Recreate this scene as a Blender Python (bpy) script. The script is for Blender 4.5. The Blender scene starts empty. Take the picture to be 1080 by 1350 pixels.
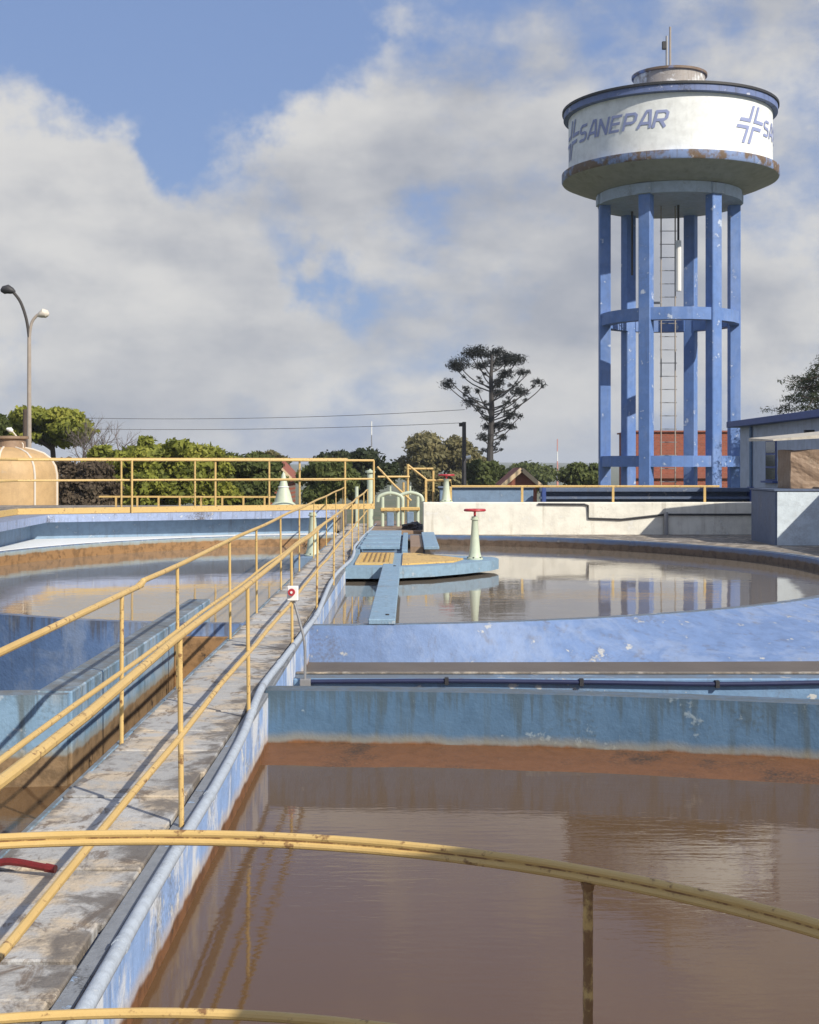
import bpy, bmesh, math, random
import numpy as np
from mathutils import Vector, Matrix
R = math.radians
random.seed(7)
scn = bpy.context.scene
C = scn.collection
# ------------------------------------------------------------------ camera, sky, sun, exposure
cam = bpy.data.cameras.new('camera'); cam.sensor_fit = 'HORIZONTAL'; cam.sensor_width = 36
cam.lens = 60.0; cam.shift_y = -0.0565; cam.clip_start = 0.05; cam.clip_end = 20000
camo = bpy.data.objects.new('camera', cam); C.objects.link(camo)
camo.location = (0, 0, 1.75); camo.rotation_euler = (R(90), 0, 0); scn.camera = camo
SUN_AZ, SUN_EL = 43.0, 35.0      # azimuth to the right of the direction that points back at the viewer
sdir = Vector((math.sin(R(SUN_AZ))*math.cos(R(SUN_EL)), -math.cos(R(SUN_AZ))*math.cos(R(SUN_EL)), math.sin(R(SUN_EL))))
sl = bpy.data.lights.new('sun', 'SUN'); sl.energy = 5.0; sl.angle = R(0.53); sl.color = (1.0, 0.93, 0.80)
so = bpy.data.objects.new('sun', sl); C.objects.link(so)
so.rotation_euler = (-sdir).to_track_quat('-Z', 'Y').to_euler()
w = bpy.data.worlds.new('World'); scn.world = w; w.use_nodes = True
scn.view_settings.view_transform = 'Standard'; scn.view_settings.look = 'None'
scn.view_settings.gamma = 1; scn.view_settings.exposure = 0.08

class NT:
    """small node helper"""
    def __init__(s, tree): s.t = tree; s.L = tree.links
    def n(s, typ, **kw):
        nd = s.t.nodes.new(typ)
        for k, v in kw.items(): setattr(nd, k, v)
        return nd
    def put(s, sock, v):
        if hasattr(v, 'is_output'): s.L.new(v, sock)
        else:
            if isinstance(v, tuple) and len(v) == 3 and len(sock.default_value) == 4: v = v + (1,)
            sock.default_value = v
    def math(s, op, a, b=0.0, clamp=False):
        nd = s.n('ShaderNodeMath', operation=op, use_clamp=clamp); s.put(nd.inputs[0], a); s.put(nd.inputs[1], b); return nd.outputs[0]
    def vmul(s, v, m):
        nd = s.n('ShaderNodeVectorMath', operation='MULTIPLY'); s.put(nd.inputs[0], v); s.put(nd.inputs[1], m); return nd.outputs[0]
    def noise(s, vec, scale, detail=4, rough=0.55, dist=0.0):
        nd = s.n('ShaderNodeTexNoise'); s.put(nd.inputs['Vector'], vec)
        nd.inputs['Scale'].default_value = scale; nd.inputs['Detail'].default_value = detail
        nd.inputs['Roughness'].default_value = rough; nd.inputs['Distortion'].default_value = dist
        return nd.outputs[0]
    def step(s, v, a, b, lo=0.0, hi=1.0):
        nd = s.n('ShaderNodeMapRange', interpolation_type='SMOOTHSTEP'); s.put(nd.inputs[0], v)
        s.put(nd.inputs[1], a); s.put(nd.inputs[2], b); s.put(nd.inputs[3], lo); s.put(nd.inputs[4], hi)
        return nd.outputs[0]
    def mix(s, f, a, b, mode='MIX'):
        nd = s.n('ShaderNodeMix', data_type='RGBA', blend_type=mode); s.put(nd.inputs[0], f)
        s.put(nd.inputs[6], a); s.put(nd.inputs[7], b); return nd.outputs[2]
    def ramp(s, f, stops):
        nd = s.n('ShaderNodeValToRGB'); s.put(nd.inputs[0], f); e = nd.color_ramp.elements
        while len(e) < len(stops): e.new(0.5)
        for el, (p, c) in zip(e, stops): el.position = p; el.color = c + (1,)
        return nd.outputs[0]

def build_world():
    nt = NT(w.node_tree); w.node_tree.nodes.clear()
    out = nt.n('ShaderNodeOutputWorld'); bg = nt.n('ShaderNodeBackground')
    sky = nt.n('ShaderNodeTexSky', sky_type='NISHITA', sun_disc=False, sun_elevation=R(SUN_EL), sun_rotation=R(180 - SUN_AZ))
    sky.air_density = 1.0; sky.dust_density = 1.2; sky.ozone_density = 1.4
    d = nt.n('ShaderNodeTexCoord').outputs['Generated']
    v = nt.vmul(d, (1, 1, 1.5))
    n1 = nt.noise(v, 8.0, 9, 0.56, 0.15); n2 = nt.noise(v, 21.0, 7, 0.6); n3 = nt.noise(nt.vmul(d, (1, 1, 2.6)), 5.0, 5, 0.5)
    # banks of cloud and openings of blue, as directions in the sky
    banks = [(0, 330, 300, .46), (90, 250, 130, .18), (280, 340, 240, .32), (430, 140, 130, .30), (470, 240, 150, .26), (560, 120, 130, .18), (250, 470, 330, .28), (700, 480, 330, .30),
             (720, 200, 300, .11), (1060, 440, 280, .30), (1010, 30, 160, .06), (530, 20, 60, .14), (860, 330, 260, .16),
             (200, 100, 230, -.66), (10, 0, 200, -.44), (370, 0, 170, -.44), (215, 220, 70, -.25), (450, 380, 80, -.40), (560, 290, 80, -.20), (860, 60, 130, -.14), (980, 300, 120, -.12)]
    acc = nt.math('MULTIPLY', nt.math('SUBTRACT', n1, 0.5), 1.15)
    acc = nt.math('ADD', acc, nt.math('MULTIPLY', nt.math('SUBTRACT', n2, 0.5), 0.38))
    acc = nt.math('ADD', acc, nt.math('MULTIPLY', nt.math('SUBTRACT', nt.noise(v, 60.0, 5, 0.6), 0.5), 0.16))
    nd_ = nt.n('ShaderNodeTexNoise'); nt.put(nd_.inputs['Vector'], d); nd_.inputs['Scale'].default_value = 9.0; nd_.inputs['Detail'].default_value = 6; nd_.inputs['Roughness'].default_value = .6
    off = nt.n('ShaderNodeVectorMath', operation='SUBTRACT'); nt.L.new(nd_.outputs['Color'], off.inputs[0]); off.inputs[1].default_value = (.5, .5, .5)
    dw = nt.n('ShaderNodeVectorMath', operation='ADD'); nt.put(dw.inputs[0], d); nt.put(dw.inputs[1], nt.vmul(off.outputs[0], (.16, .16, .12)))
    for px, py, r, wt in banks:
        c = Vector(((px-540)/1800, 1, (614-py)/1800)).normalized()
        ds = nt.n('ShaderNodeVectorMath', operation='DISTANCE'); nt.put(ds.inputs[0], dw.outputs[0]); ds.inputs[1].default_value = c
        acc = nt.math('ADD', acc, nt.step(ds.outputs['Value'], 0.0, r/1800, wt, 0.0))
    cov = nt.step(acc, -0.18, 0.26)
    thick = nt.step(acc, 0.08, 0.60)
    lum = nt.math('ADD', nt.math('MULTIPLY', n3, 0.75), nt.math('MULTIPLY', n2, 0.30))
    lum = nt.math('ADD', lum, nt.math('MULTIPLY', n1, 0.25))
    lum = nt.math('SUBTRACT', lum, nt.math('MULTIPLY', thick, 0.07))
    for px, py, r, wt in ((30, 260, 260, .20), (760, 200, 420, -.16), (1060, 460, 150, .14)):
        c = Vector(((px-540)/1800, 1, (614-py)/1800)).normalized()
        ds = nt.n('ShaderNodeVectorMath', operation='DISTANCE'); nt.put(ds.inputs[0], dw.outputs[0]); ds.inputs[1].default_value = c
        lum = nt.math('ADD', lum, nt.step(ds.outputs['Value'], 0.0, r/1800, wt, 0.0))
    lum = nt.step(lum, 0.38, 0.80)
    ccol = nt.mix(lum, (4.6, 4.85, 5.5), (9.3, 9.1, 8.7))
    skyc = nt.mix(0.62, sky.outputs[0], (3.3, 4.9, 9.2))
    col = nt.mix(nt.math('MULTIPLY', cov, 0.92), skyc, ccol)
    nt.put(bg.inputs['Color'], col); bg.inputs['Strength'].default_value = 0.075
    nt.L.new(bg.outputs[0], out.inputs[0])
build_world()

# ------------------------------------------------------------------ materials
def new_mat(name):
    m = bpy.data.materials.new(name); m.use_nodes = True
    nt = NT(m.node_tree); b = m.node_tree.nodes['Principled BSDF']
    return m, nt, b
def pos(nt): return nt.n('ShaderNodeNewGeometry').outputs['Position']
def bump(nt, b, h, strength=0.4, dist=0.02):
    bn = nt.n('ShaderNodeBump'); bn.inputs['Strength'].default_value = strength; bn.inputs['Distance'].default_value = dist
    nt.put(bn.inputs['Height'], h); nt.L.new(bn.outputs[0], b.inputs['Normal'])

def paint(name, col, scale=1.0, chip=(.62, .64, .66), chip_amt=.5, dirt=(.10, .085, .07), dirt_amt=.6, streak=.5, topdirt=0.0, band=None, rough=.6, wstreak=0.0, blot=0.0, runs=None, band_col=(.195, .088, .036), band2=(.30, .25, .15), fade=.25):
    """weathered wall paint: fading, chips, mildew streaks; band = (z top, softness) of the rust tide mark"""
    m, nt, b = new_mat(name); p = pos(nt)
    n1 = nt.noise(p, 1.1*scale, 5, .6); n2 = nt.noise(p, 7*scale, 6, .65); n3 = nt.noise(p, 38*scale, 3, .6)
    sv = nt.noise(nt.vmul(p, (5*scale, 5*scale, .45*scale)), 1.6, 5, .62)
    c0 = nt.mix(nt.math('MULTIPLY', n1, fade*2), col, tuple(min(1, x*1.35+.05) for x in col))
    c0 = nt.mix(nt.step(n2, .35, .75, 0, .55), c0, tuple(x*.68 for x in col))
    c0 = nt.mix(nt.math('MULTIPLY', nt.step(sv, .53, .74), streak), c0, dirt)
    if runs:
        sr = nt.n('ShaderNodeSeparateXYZ'); nt.L.new(p, sr.inputs[0])
        rv = nt.math('ADD', nt.noise(nt.vmul(p, (6, 6, .25)), 1.5, 4, .7), nt.math('MULTIPLY', nt.math('SUBTRACT', sr.outputs[2], runs[0]), .30/runs[1]))
        c0 = nt.mix(nt.math('MULTIPLY', nt.step(rv, .40, .56), .62), c0, dirt)
    if blot:
        c0 = nt.mix(nt.math('MULTIPLY', nt.step(nt.noise(p, .5, 5, .65), .43, .54), blot), c0, nt.mix(n2, (.07, .055, .045), (.26, .17, .11)))
    if wstreak:
        ws = nt.noise(nt.vmul(p, (1.3*scale, 1.3*scale, .8*scale)), 1.5, 7, .68, .5)
        c0 = nt.mix(nt.math('MULTIPLY', nt.step(ws, .47, .60), wstreak), c0, (.70, .72, .74))
    ch = nt.math('MULTIPLY', nt.step(nt.math('ADD', n2, nt.math('MULTIPLY', n1, .35)), .80, .86), chip_amt)
    c0 = nt.mix(ch, c0, chip)
    dm = nt.math('MULTIPLY', nt.step(nt.math('ADD', nt.math('MULTIPLY', n1, .8), nt.math('MULTIPLY', n3, .35)), .63, .78), dirt_amt)
    c0 = nt.mix(dm, c0, dirt)
    if topdirt:
        sep = nt.n('ShaderNodeSeparateXYZ'); nt.L.new(nt.n('ShaderNodeNewGeometry').outputs['Normal'], sep.inputs[0])
        up = nt.math('MULTIPLY', nt.step(sep.outputs[2], .7, .9), nt.step(nt.math('ADD', n2, nt.math('MULTIPLY', n1, .5)), .62, 1.05, topdirt, .1))
        c0 = nt.mix(up, c0, (.13, .125, .115))
    if band:
        sp = nt.n('ShaderNodeSeparateXYZ'); nt.L.new(p, sp.inputs[0])
        zz = nt.math('ADD', sp.outputs[2], nt.math('MULTIPLY', nt.math('SUBTRACT', nt.noise(nt.vmul(p, (3, 3, .4)), 1.3, 4), .5), .10))
        c0 = nt.mix(nt.step(zz, band[0]+.09, band[0]+.01, 0, .55), c0, band2)
        rc = nt.mix(nt.step(n2, .45, .62), band_col, tuple(x*.62 for x in band_col))
        rc = nt.mix(nt.step(nt.noise(p, 5.5, 4, .7), .62, .70), rc, (.055, .035, .022))
        c0 = nt.mix(nt.step(zz, band[0]+.015, band[0]-.02), c0, rc)
    nt.put(b.inputs['Base Color'], c0); b.inputs['Roughness'].default_value = rough
    bump(nt, b, nt.math('ADD', n2, nt.math('MULTIPLY', n3, .5)), .35, .02)
    return m

def flat(name, col, rough=.6, var=.25, metal=0.0, scale=6, bmp=.2):
    m, nt, b = new_mat(name); p = pos(nt); n = nt.noise(p, scale, 5, .6)
    nt.put(b.inputs['Base Color'], nt.mix(n, tuple(x*(1-var) for x in col), tuple(min(1, x*(1+var)) for x in col)))
    b.inputs['Roughness'].default_value = rough; b.inputs['Metallic'].default_value = metal
    if bmp: bump(nt, b, nt.noise(p, scale*5, 3), bmp, .01)
    return m

def yellow(name, rust=.5, col=(.62, .395, .12)):
    m, nt, b = new_mat(name); p = pos(nt)
    n1 = nt.noise(p, 3.0, 6, .65); n2 = nt.noise(p, 22, 5, .7)
    c = nt.mix(n1, tuple(x*.78 for x in col), (.68, .49, .21))
    c = nt.mix(nt.math('MULTIPLY', nt.step(nt.math('ADD', n2, nt.math('MULTIPLY', n1, .5)), .80-.16*rust, .92-.12*rust), .85), c, (.16, .07, .03))
    nt.put(b.inputs['Base Color'], c); b.inputs['Roughness'].default_value = .55
    bump(nt, b, n2, .5, .004); return m

def water_mat(name, col, ripple, dist, bscale, rough=.03, stretch=(1, 1, 1)):
    m, nt, b = new_mat(name); p = pos(nt)
    n1 = nt.noise(p, .25, 4, .6)
    nt.put(b.inputs['Base Color'], nt.mix(n1, tuple(x*.82 for x in col), tuple(x*1.2 for x in col)))
    b.inputs['Roughness'].default_value = rough; b.inputs['IOR'].default_value = 1.34
    pv = nt.vmul(p, stretch)
    patch = nt.step(nt.noise(p, .55, 3, .5), .35, .65, .35, 1.0)
    h = nt.math('ADD', nt.math('MULTIPLY', nt.noise(pv, bscale, 3, .55), .6), nt.math('MULTIPLY', nt.noise(pv, bscale*.28, 3, .5), .8))
    bump(nt, b, nt.math('MULTIPLY', h, patch), ripple, dist); return m

M = {}
M['blue_far'] = paint('blue_paint_worn', (.14, .25, .41), .8, chip=(.50, .50, .48), chip_amt=.95, streak=.45, dirt_amt=.45, runs=(0, .5), dirt=(.115, .12, .15), blot=.0, topdirt=.75)
M['blue_haunch'] = paint('blue_paint_haunch', (.135, .212, .395), .8, chip=(.46, .46, .44), chip_amt=.95, streak=.6, dirt_amt=.65, wstreak=.10, dirt=(.115, .12, .15))
M['blue_far_in'] = paint('blue_paint_tide', (.12, .20, .38), .8, streak=.5, topdirt=.6, band=(-.10, .02), band_col=(.17, .12, .085), band2=(.2, .17, .13))
M['blue_left_out'] = paint('blue_paint_shaded_tank', (.12, .205, .40), .7, chip_amt=.8, streak=.5, runs=(0, .6), wstreak=.18, topdirt=.5)
M['blue_left'] = paint('blue_paint_dark', (.26, .35, .42), .9, chip_amt=.6, streak=.6, topdirt=.5, band=(-.085, .02), band_col=(.30, .17, .075))
M['blue_near'] = paint('blue_paint_teal', (.066, .140, .24), .75, chip=(.40, .48, .52), chip_amt=.45, dirt=(.06, .085, .095), dirt_amt=.8, streak=.7, runs=(0, .45), topdirt=.5, band=(-.395, .03))
M['blue_channel'] = paint('blue_paint_light', (.175, .29, .42), .9, dirt=(.10, .12, .12), streak=.85, runs=(0, .4), wstreak=.2, topdirt=.85, chip_amt=.35, band=(-.47, .03), band_col=(.25, .165, .09))
M['walk_side'] = paint('walkway_side_paint', (.24, .37, .64), 1.2, chip=(.72, .74, .74), chip_amt=.95, streak=.5, wstreak=.85, band=(-.375, .03), band2=(.55, .42, .26), topdirt=.6, fade=.4)
M['basin'] = paint('basin_grey_blue_paint', (.19, .285, .40), .8, chip_amt=.4, streak=.5, dirt_amt=.4)
M['basin_edge'] = paint('basin_edge_paint', (.27, .34, .52), 1.2, chip_amt=.8, streak=.6, dirt=(.08, .07, .075), dirt_amt=.95, topdirt=.6)
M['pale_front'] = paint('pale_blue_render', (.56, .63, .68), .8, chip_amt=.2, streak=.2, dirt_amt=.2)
M['blue_tower'] = paint('tower_blue_paint', (.100, .196, .465), .22, chip=(.62, .68, .78), chip_amt=.7, streak=.4, dirt_amt=.4, wstreak=.07, fade=.18, dirt=(.09, .12, .22))
M['tower_ring'] = paint('tower_ring_paint', (.33, .40, .50), .25, streak=.3, dirt_amt=.35)
M['tower_white'] = paint('tower_white_paint', (.80, .82, .82), .22, chip=(.7, .7, .68), chip_amt=.2, streak=.22, dirt_amt=.15, dirt=(.45, .45, .42), fade=.05)
M['tower_flange'] = paint('tower_flange_stain', (.20, .28, .50), .32, chip=(.55, .60, .68), chip_amt=.7, dirt=(.14, .10, .07), dirt_amt=1.0, streak=1.0, blot=1.0)
M['bowl'] = paint('tower_bowl_concrete', (.36, .36, .355), .2, streak=.4, dirt=(.16, .14, .12), dirt_amt=.5, chip_amt=.1)
M['drum'] = paint('drum_stained_white', (.74, .75, .74), .3, dirt=(.16, .14, .12), streak=.7, dirt_amt=.8, blot=.7)
M['tower_rim'] = paint('tower_rim_paint', (.12, .165, .34), .3, chip=(.5, .52, .62), chip_amt=.9, dirt=(.04, .04, .05), dirt_amt=.8, streak=.6)
M['letter'] = flat('logo_blue_paint', (.27, .31, .52), .6, .18, scale=1.2)
M['white_wall'] = paint('whitewash', (.78, .75, .66), .5, chip=(.78, .78, .76), chip_amt=.5, dirt=(.30, .25, .18), streak=.55, dirt_amt=.45, fade=.1)
M['spandrel'] = flat('white_ledge', (.78, .80, .80), .5, .08)
M['slate_blue'] = paint('blue_grey_paint', (.155, .235, .35), .8, chip_amt=.3, streak=.3, dirt_amt=.3, topdirt=.2)
M['slate_shaded'] = paint('shaded_slate_paint', (.085, .12, .20), .8, chip_amt=.2, streak=.4, dirt_amt=.4)  # shade put into the colour, for the block side and tank beams
M['island'] = paint('island_blue_paint', (.20, .31, .42), 1.5, chip_amt=.4, streak=.6, dirt_amt=.4)
M['navy'] = flat('navy_paint', (.04, .075, .25), .55, .25)
M['yellow'] = yellow('yellow_rail_paint', -.12)
M['yellow_rust'] = yellow('rusty_yellow_paint', 1.15, (.50, .29, .07))
M['yellow_plate'] = yellow('yellow_plate_paint', .1, (.72, .43, .09))
M['pale_green'] = flat('pale_green_paint', (.50, .56, .44), .5, .15, scale=9)
M['red'] = flat('red_paint', (.42, .035, .045), .45, .3, scale=12)
M['red_dark'] = flat('dark_red_paint', (.15, .012, .012), .45, .4, scale=25)
M['white'] = flat('white_plastic', (.78, .78, .76), .4, .06)
M['conduit'] = paint('grey_conduit', (.38, .43, .50), 3.0, chip=(.6, .62, .64), chip_amt=.5, dirt=(.12, .12, .12), dirt_amt=.6, streak=.2, rough=.65)
M['cable'] = flat('blue_cable', (.012, .02, .075), .7, .3)
M['dark'] = flat('dark_iron', (.03, .03, .035), .6, .3)
M['steel'] = flat('grey_steel', (.30, .30, .31), .45, .2, .4)
M['tan'] = paint('tan_fibreglass', (.50, .33, .16), .5, chip_amt=.1, streak=.35, dirt=(.28, .17, .08), dirt_amt=.3, fade=.1)
M['rib'] = flat('pale_rib', (.66, .60, .52), .5, .12)
M['brown_block'] = paint('bare_brown_render', (.25, .165, .105), .9, chip=(.42, .32, .22), dirt=(.12, .08, .05), dirt_amt=.8)
M['conc_slab'] = paint('weathered_slab', (.48, .44, .37), 1.0, dirt=(.2, .16, .12), dirt_amt=.7, chip_amt=.2)
M['building'] = paint('grey_blue_wall', (.38, .43, .53), .5, chip_amt=.1, streak=.25, dirt_amt=.2)
M['glass'] = flat('dark_glass', (.03, .04, .05), .08, .2, bmp=0)
M['bark'] = flat('bark', (.075, .055, .045), .9, .35)
M['bark_grey'] = flat('grey_bark', (.14, .115, .11), .9, .35)
M['pole'] = flat('dark_pole', (.055, .05, .05), .8, .25)
M['concpole'] = flat('concrete_pole', (.34, .29, .25), .8, .25)
M['roof'] = flat('clay_tile', (.26, .085, .055), .8, .3, scale=3)
M['cream'] = flat('cream_board', (.62, .47, .30), .7, .12)
M['mud'] = flat('silt', (.12, .10, .085), .8, .3, scale=1.5)

def concrete(name, col):
    m, nt, b = new_mat(name); p = pos(nt)
    rnd = nt.n('ShaderNodeObjectInfo').outputs['Random']
    n1 = nt.noise(p, 2.3, 6, .62, .4); n2 = nt.noise(p, 9, 6, .68); n3 = nt.noise(p, 60, 3, .6)
    c = nt.mix(rnd, tuple(x*.86 for x in col), tuple(x*1.12 for x in col))
    c = nt.mix(nt.step(n1, .46, .60, 0, .85), c, (.52, .42, .30))
    c = nt.mix(nt.step(n2, .52, .68, 0, .65), c, (.19, .175, .165))
    c = nt.mix(nt.step(nt.noise(nt.vmul(p, (1.6, .8, 1)), 3.0, 6, .72, .8), .54, .64, 0, .85), c, (.15, .11, .08))
    c = nt.mix(nt.step(nt.noise(p, 1.3, 5, .7, .3), .55, .68, 0, .6), c, (.17, .165, .165))
    c = nt.mix(nt.step(n3, .55, .75, 0, .4), c, (.13, .12, .115))
    sx = nt.n('ShaderNodeSeparateXYZ'); nt.L.new(p, sx.inputs[0])
    ed = nt.math('ADD', nt.step(sx.outputs[0], -1.50, -1.17), nt.step(sx.outputs[0], -1.72, -1.84))
    c = nt.mix(nt.step(nt.math('ADD', nt.math('MULTIPLY', ed, .20), nt.noise(p, 3.2, 6, .7, .5)), .58, .74, 0, .85), c, (.12, .105, .095))
    nt.put(b.inputs['Base Color'], c); b.inputs['Roughness'].default_value = .85
    bump(nt, b, nt.math('ADD', n2, nt.math('MULTIPLY', n3, .6)), .6, .015); return m
M['slab'] = concrete('deck_concrete', (.40, .395, .39))
M['gutter'] = paint('gutter_concrete', (.20, .215, .24), 2.2, chip=(.30, .42, .60), chip_amt=.9, dirt=(.045, .042, .04), dirt_amt=1.0, streak=.1)
M['apron'] = concrete('apron_concrete', (.34, .31, .27))
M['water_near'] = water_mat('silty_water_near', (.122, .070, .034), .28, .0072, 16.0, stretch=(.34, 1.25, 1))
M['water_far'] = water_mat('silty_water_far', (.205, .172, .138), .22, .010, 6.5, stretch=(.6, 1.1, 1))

def brick():
    m, nt, b = new_mat('red_brick'); p = pos(nt)
    mp = nt.n('ShaderNodeMapping'); nt.L.new(p, mp.inputs[0]); mp.inputs['Rotation'].default_value = (R(90), 0, 0)
    t = nt.n('ShaderNodeTexBrick'); nt.L.new(mp.outputs[0], t.inputs[0]); t.inputs['Scale'].default_value = 1.6
    t.inputs['Color1'].default_value = (.33, .085, .045, 1); t.inputs['Color2'].default_value = (.24, .06, .035, 1); t.inputs['Mortar'].default_value = (.22, .15, .12, 1)
    nt.put(b.inputs['Base Color'], t.outputs[0]); b.inputs['Roughness'].default_value = .9; return m
M['brick'] = brick()

def leafmat(name, c1, c2, c3, scale=.5):
    m, nt, b = new_mat(name); p = pos(nt)
    n = nt.math('ADD', nt.math('MULTIPLY', nt.noise(p, scale, 4, .6), .7), nt.math('MULTIPLY', nt.noise(p, scale*7, 2), .4))
    c = nt.ramp(n, [(.36, c1), (.55, c2), (.74, c3)])
    nt.put(b.inputs['Base Color'], c); b.inputs['Roughness'].default_value = .65; b.inputs['Specular IOR Level'].default_value = .25
    tr = nt.n('ShaderNodeBsdfTranslucent'); nt.put(tr.inputs['Color'], c); mx = nt.n('ShaderNodeMixShader'); mx.inputs[0].default_value = .34
    nt.L.new(b.outputs[0], mx.inputs[1]); nt.L.new(tr.outputs[0], mx.inputs[2])
    nt.L.new(mx.outputs[0], m.node_tree.nodes['Material Output'].inputs[0]); return m
M['leaf_green'] = leafmat('leaves_green', (.085, .105, .022), (.24, .26, .045), (.42, .40, .08))
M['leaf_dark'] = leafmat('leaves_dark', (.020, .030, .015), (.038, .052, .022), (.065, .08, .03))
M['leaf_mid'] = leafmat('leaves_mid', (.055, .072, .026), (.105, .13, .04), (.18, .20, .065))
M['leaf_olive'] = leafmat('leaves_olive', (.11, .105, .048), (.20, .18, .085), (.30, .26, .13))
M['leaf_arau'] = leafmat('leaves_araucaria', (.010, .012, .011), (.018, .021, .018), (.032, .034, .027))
M['leaf_dry'] = leafmat('leaves_dry', (.085, .062, .045), (.13, .098, .068), (.18, .14, .10))

def terrain_mat():
    m, nt, b = new_mat('grass_ground'); p = pos(nt)
    n = nt.noise(p, .06, 6, .6); n2 = nt.noise(p, .9, 5, .65)
    c = nt.ramp(nt.math('ADD', nt.math('MULTIPLY', n, .7), nt.math('MULTIPLY', n2, .3)), [(.35, (.05, .065, .025)), (.5, (.085, .10, .04)), (.65, (.16, .12, .07))])
    nt.put(b.inputs['Base Color'], c); b.inputs['Roughness'].default_value = .95; return m
M['ground'] = terrain_mat()

# ------------------------------------------------------------------ mesh helpers
OFF = {}
def link(o, parent=None, label=None, cat=None, group=None, kind=None):
    C.objects.link(o)
    if parent is not None:
        o.parent = parent
        o.matrix_parent_inverse = Matrix.Translation(-OFF.get(parent.name, Vector((0, 0, 0))))
    if label: o['label'] = label
    if cat: o['category'] = cat
    if group: o['group'] = group
    if kind: o['kind'] = kind
    return o
def thing(name, label, cat, loc=(0, 0, 0), group=None):
    o = bpy.data.objects.new(name, None); o.location = loc; o.empty_display_size = .2
    link(o, None, label, cat, group); OFF[o.name] = Vector(loc); return o

class MB:
    def __init__(s): s.v = []; s.f = []
    def add(s, vs, fs):
        k = len(s.v); s.v += [tuple(x) for x in vs]; s.f += [tuple(i+k for i in f) for f in fs]; return s
    def box(s, x0, x1, y0, y1, z0, z1, c=0.0):
        if c <= 0:
            vs = [(x, y, z) for z in (z0, z1) for y in (y0, y1) for x in (x0, x1)]
            return s.add(vs, [(0, 2, 3, 1), (4, 5, 7, 6), (0, 1, 5, 4), (2, 6, 7, 3), (0, 4, 6, 2), (1, 3, 7, 5)])
        bm = bmesh.new(); bmesh.ops.create_cube(bm, size=1)
        for q in bm.verts: q.co = ((x0+x1)/2+q.co.x*(x1-x0), (y0+y1)/2+q.co.y*(y1-y0), (z0+z1)/2+q.co.z*(z1-z0))
        bmesh.ops.bevel(bm, geom=bm.edges[:], offset=c, segments=1, affect='EDGES')
        bm.verts.index_update(); s.add([q.co[:] for q in bm.verts], [[q.index for q in f.verts] for f in bm.faces]); bm.free(); return s
    def tube(s, pts, r, n=10, closed=False, cap=True):
        pts = [Vector(p) for p in pts]; m = len(pts); rs = r if isinstance(r, (list, tuple)) else [r]*m
        vs = []; prev = None
        for i, p in enumerate(pts):
            a = pts[i-1] if (i > 0 or closed) else p; b = pts[(i+1) % m] if (i < m-1 or closed) else p
            t = (b-a).normalized()
            u = (prev - t*prev.dot(t)) if prev is not None else (Vector((0, 0, 1)) if abs(t.z) < .9 else Vector((1, 0, 0)))
            u = (u - t*u.dot(t)).normalized(); prev = u; q = t.cross(u)
            for k in range(n):
                an = 2*math.pi*k/n; vs.append(p+(u*math.cos(an)+q*math.sin(an))*rs[i])
        fs = []
        for i in range(m if closed else m-1):
            j = (i+1) % m
            for k in range(n): fs.append((i*n+k, i*n+(k+1) % n, j*n+(k+1) % n, j*n+k))
        if cap and not closed: fs += [tuple(range(n-1, -1, -1)), tuple(range((m-1)*n, m*n))]
        return s.add(vs, fs)
    def lathe(s, prof, cx, cy, n=48, a0=0, a1=360):
        full = abs(a1-a0) >= 359.9; k = n if full else n+1; vs = []
        for r, z in prof:
            for i in range(k):
                a = R(a0+(a1-a0)*i/n); vs.append((cx+r*math.sin(a), cy-r*math.cos(a), z))
        fs = []
        for j in range(len(prof)-1):
            for i in range(n):
                i2 = (i+1) % k; fs.append((j*k+i, j*k+i2, (j+1)*k+i2, (j+1)*k+i))
        return s.add(vs, fs)
    def prism(s, poly, z0, z1):
        n = len(poly)
        return s.add([(x, y, z0) for x, y in poly]+[(x, y, z1) for x, y in poly],
                     [tuple(range(n-1, -1, -1)), tuple(range(n, 2*n))]+[(i, (i+1) % n, n+(i+1) % n, n+i) for i in range(n)])
    def band(s, inner, outer, z0, z1):
        """solid strip between two parallel polylines"""
        n = len(inner); vs = [(x, y, z) for z in (z0, z1) for ln in (inner, outer) for x, y in ln]
        fs = []
        for i in range(n-1):
            a, b = i, i+1
            fs += [(2*n+a, 2*n+b, 3*n+b, 3*n+a), (a, n+a, n+b, b), (a, b, 2*n+b, 2*n+a), (n+a, 3*n+a, 3*n+b, n+b)]
        fs += [(0, 2*n, 3*n, n), (n-1, 2*n-1, 4*n-1, 3*n-1)]
        return s.add(vs, fs)
    def bar(s, a, b, wx, wz):
        """square bar from a to b, wx wide and wz high"""
        a, b = Vector(a), Vector(b); t = (b-a).normalized()
        sd = t.cross(Vector((0, 0, 1))); sd = sd.normalized() if sd.length > 1e-4 else Vector((1, 0, 0)); up = sd.cross(t)
        vs = [p+sd*x*wx/2+up*z*wz/2 for p in (a, b) for x, z in ((-1, -1), (1, -1), (1, 1), (-1, 1))]
        return s.add(vs, [(3, 2, 1, 0), (4, 5, 6, 7), (0, 1, 5, 4), (1, 2, 6, 5), (2, 3, 7, 6), (3, 0, 4, 7)])
    def mesh(s, name, mat, smooth=False, fix=True):
        me = bpy.data.meshes.new(name); me.from_pydata(s.v, [], s.f)
        if fix:
            bm = bmesh.new(); bm.from_mesh(me); bmesh.ops.recalc_face_normals(bm, faces=bm.faces); bm.to_mesh(me); bm.free()
        me.materials.append(M[mat])
        if smooth:
            me.polygons.foreach_set('use_smooth', [True]*len(me.polygons))
            if hasattr(me, 'set_sharp_from_angle'): me.set_sharp_from_angle(angle=R(35))
        me.update(); return me
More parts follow.
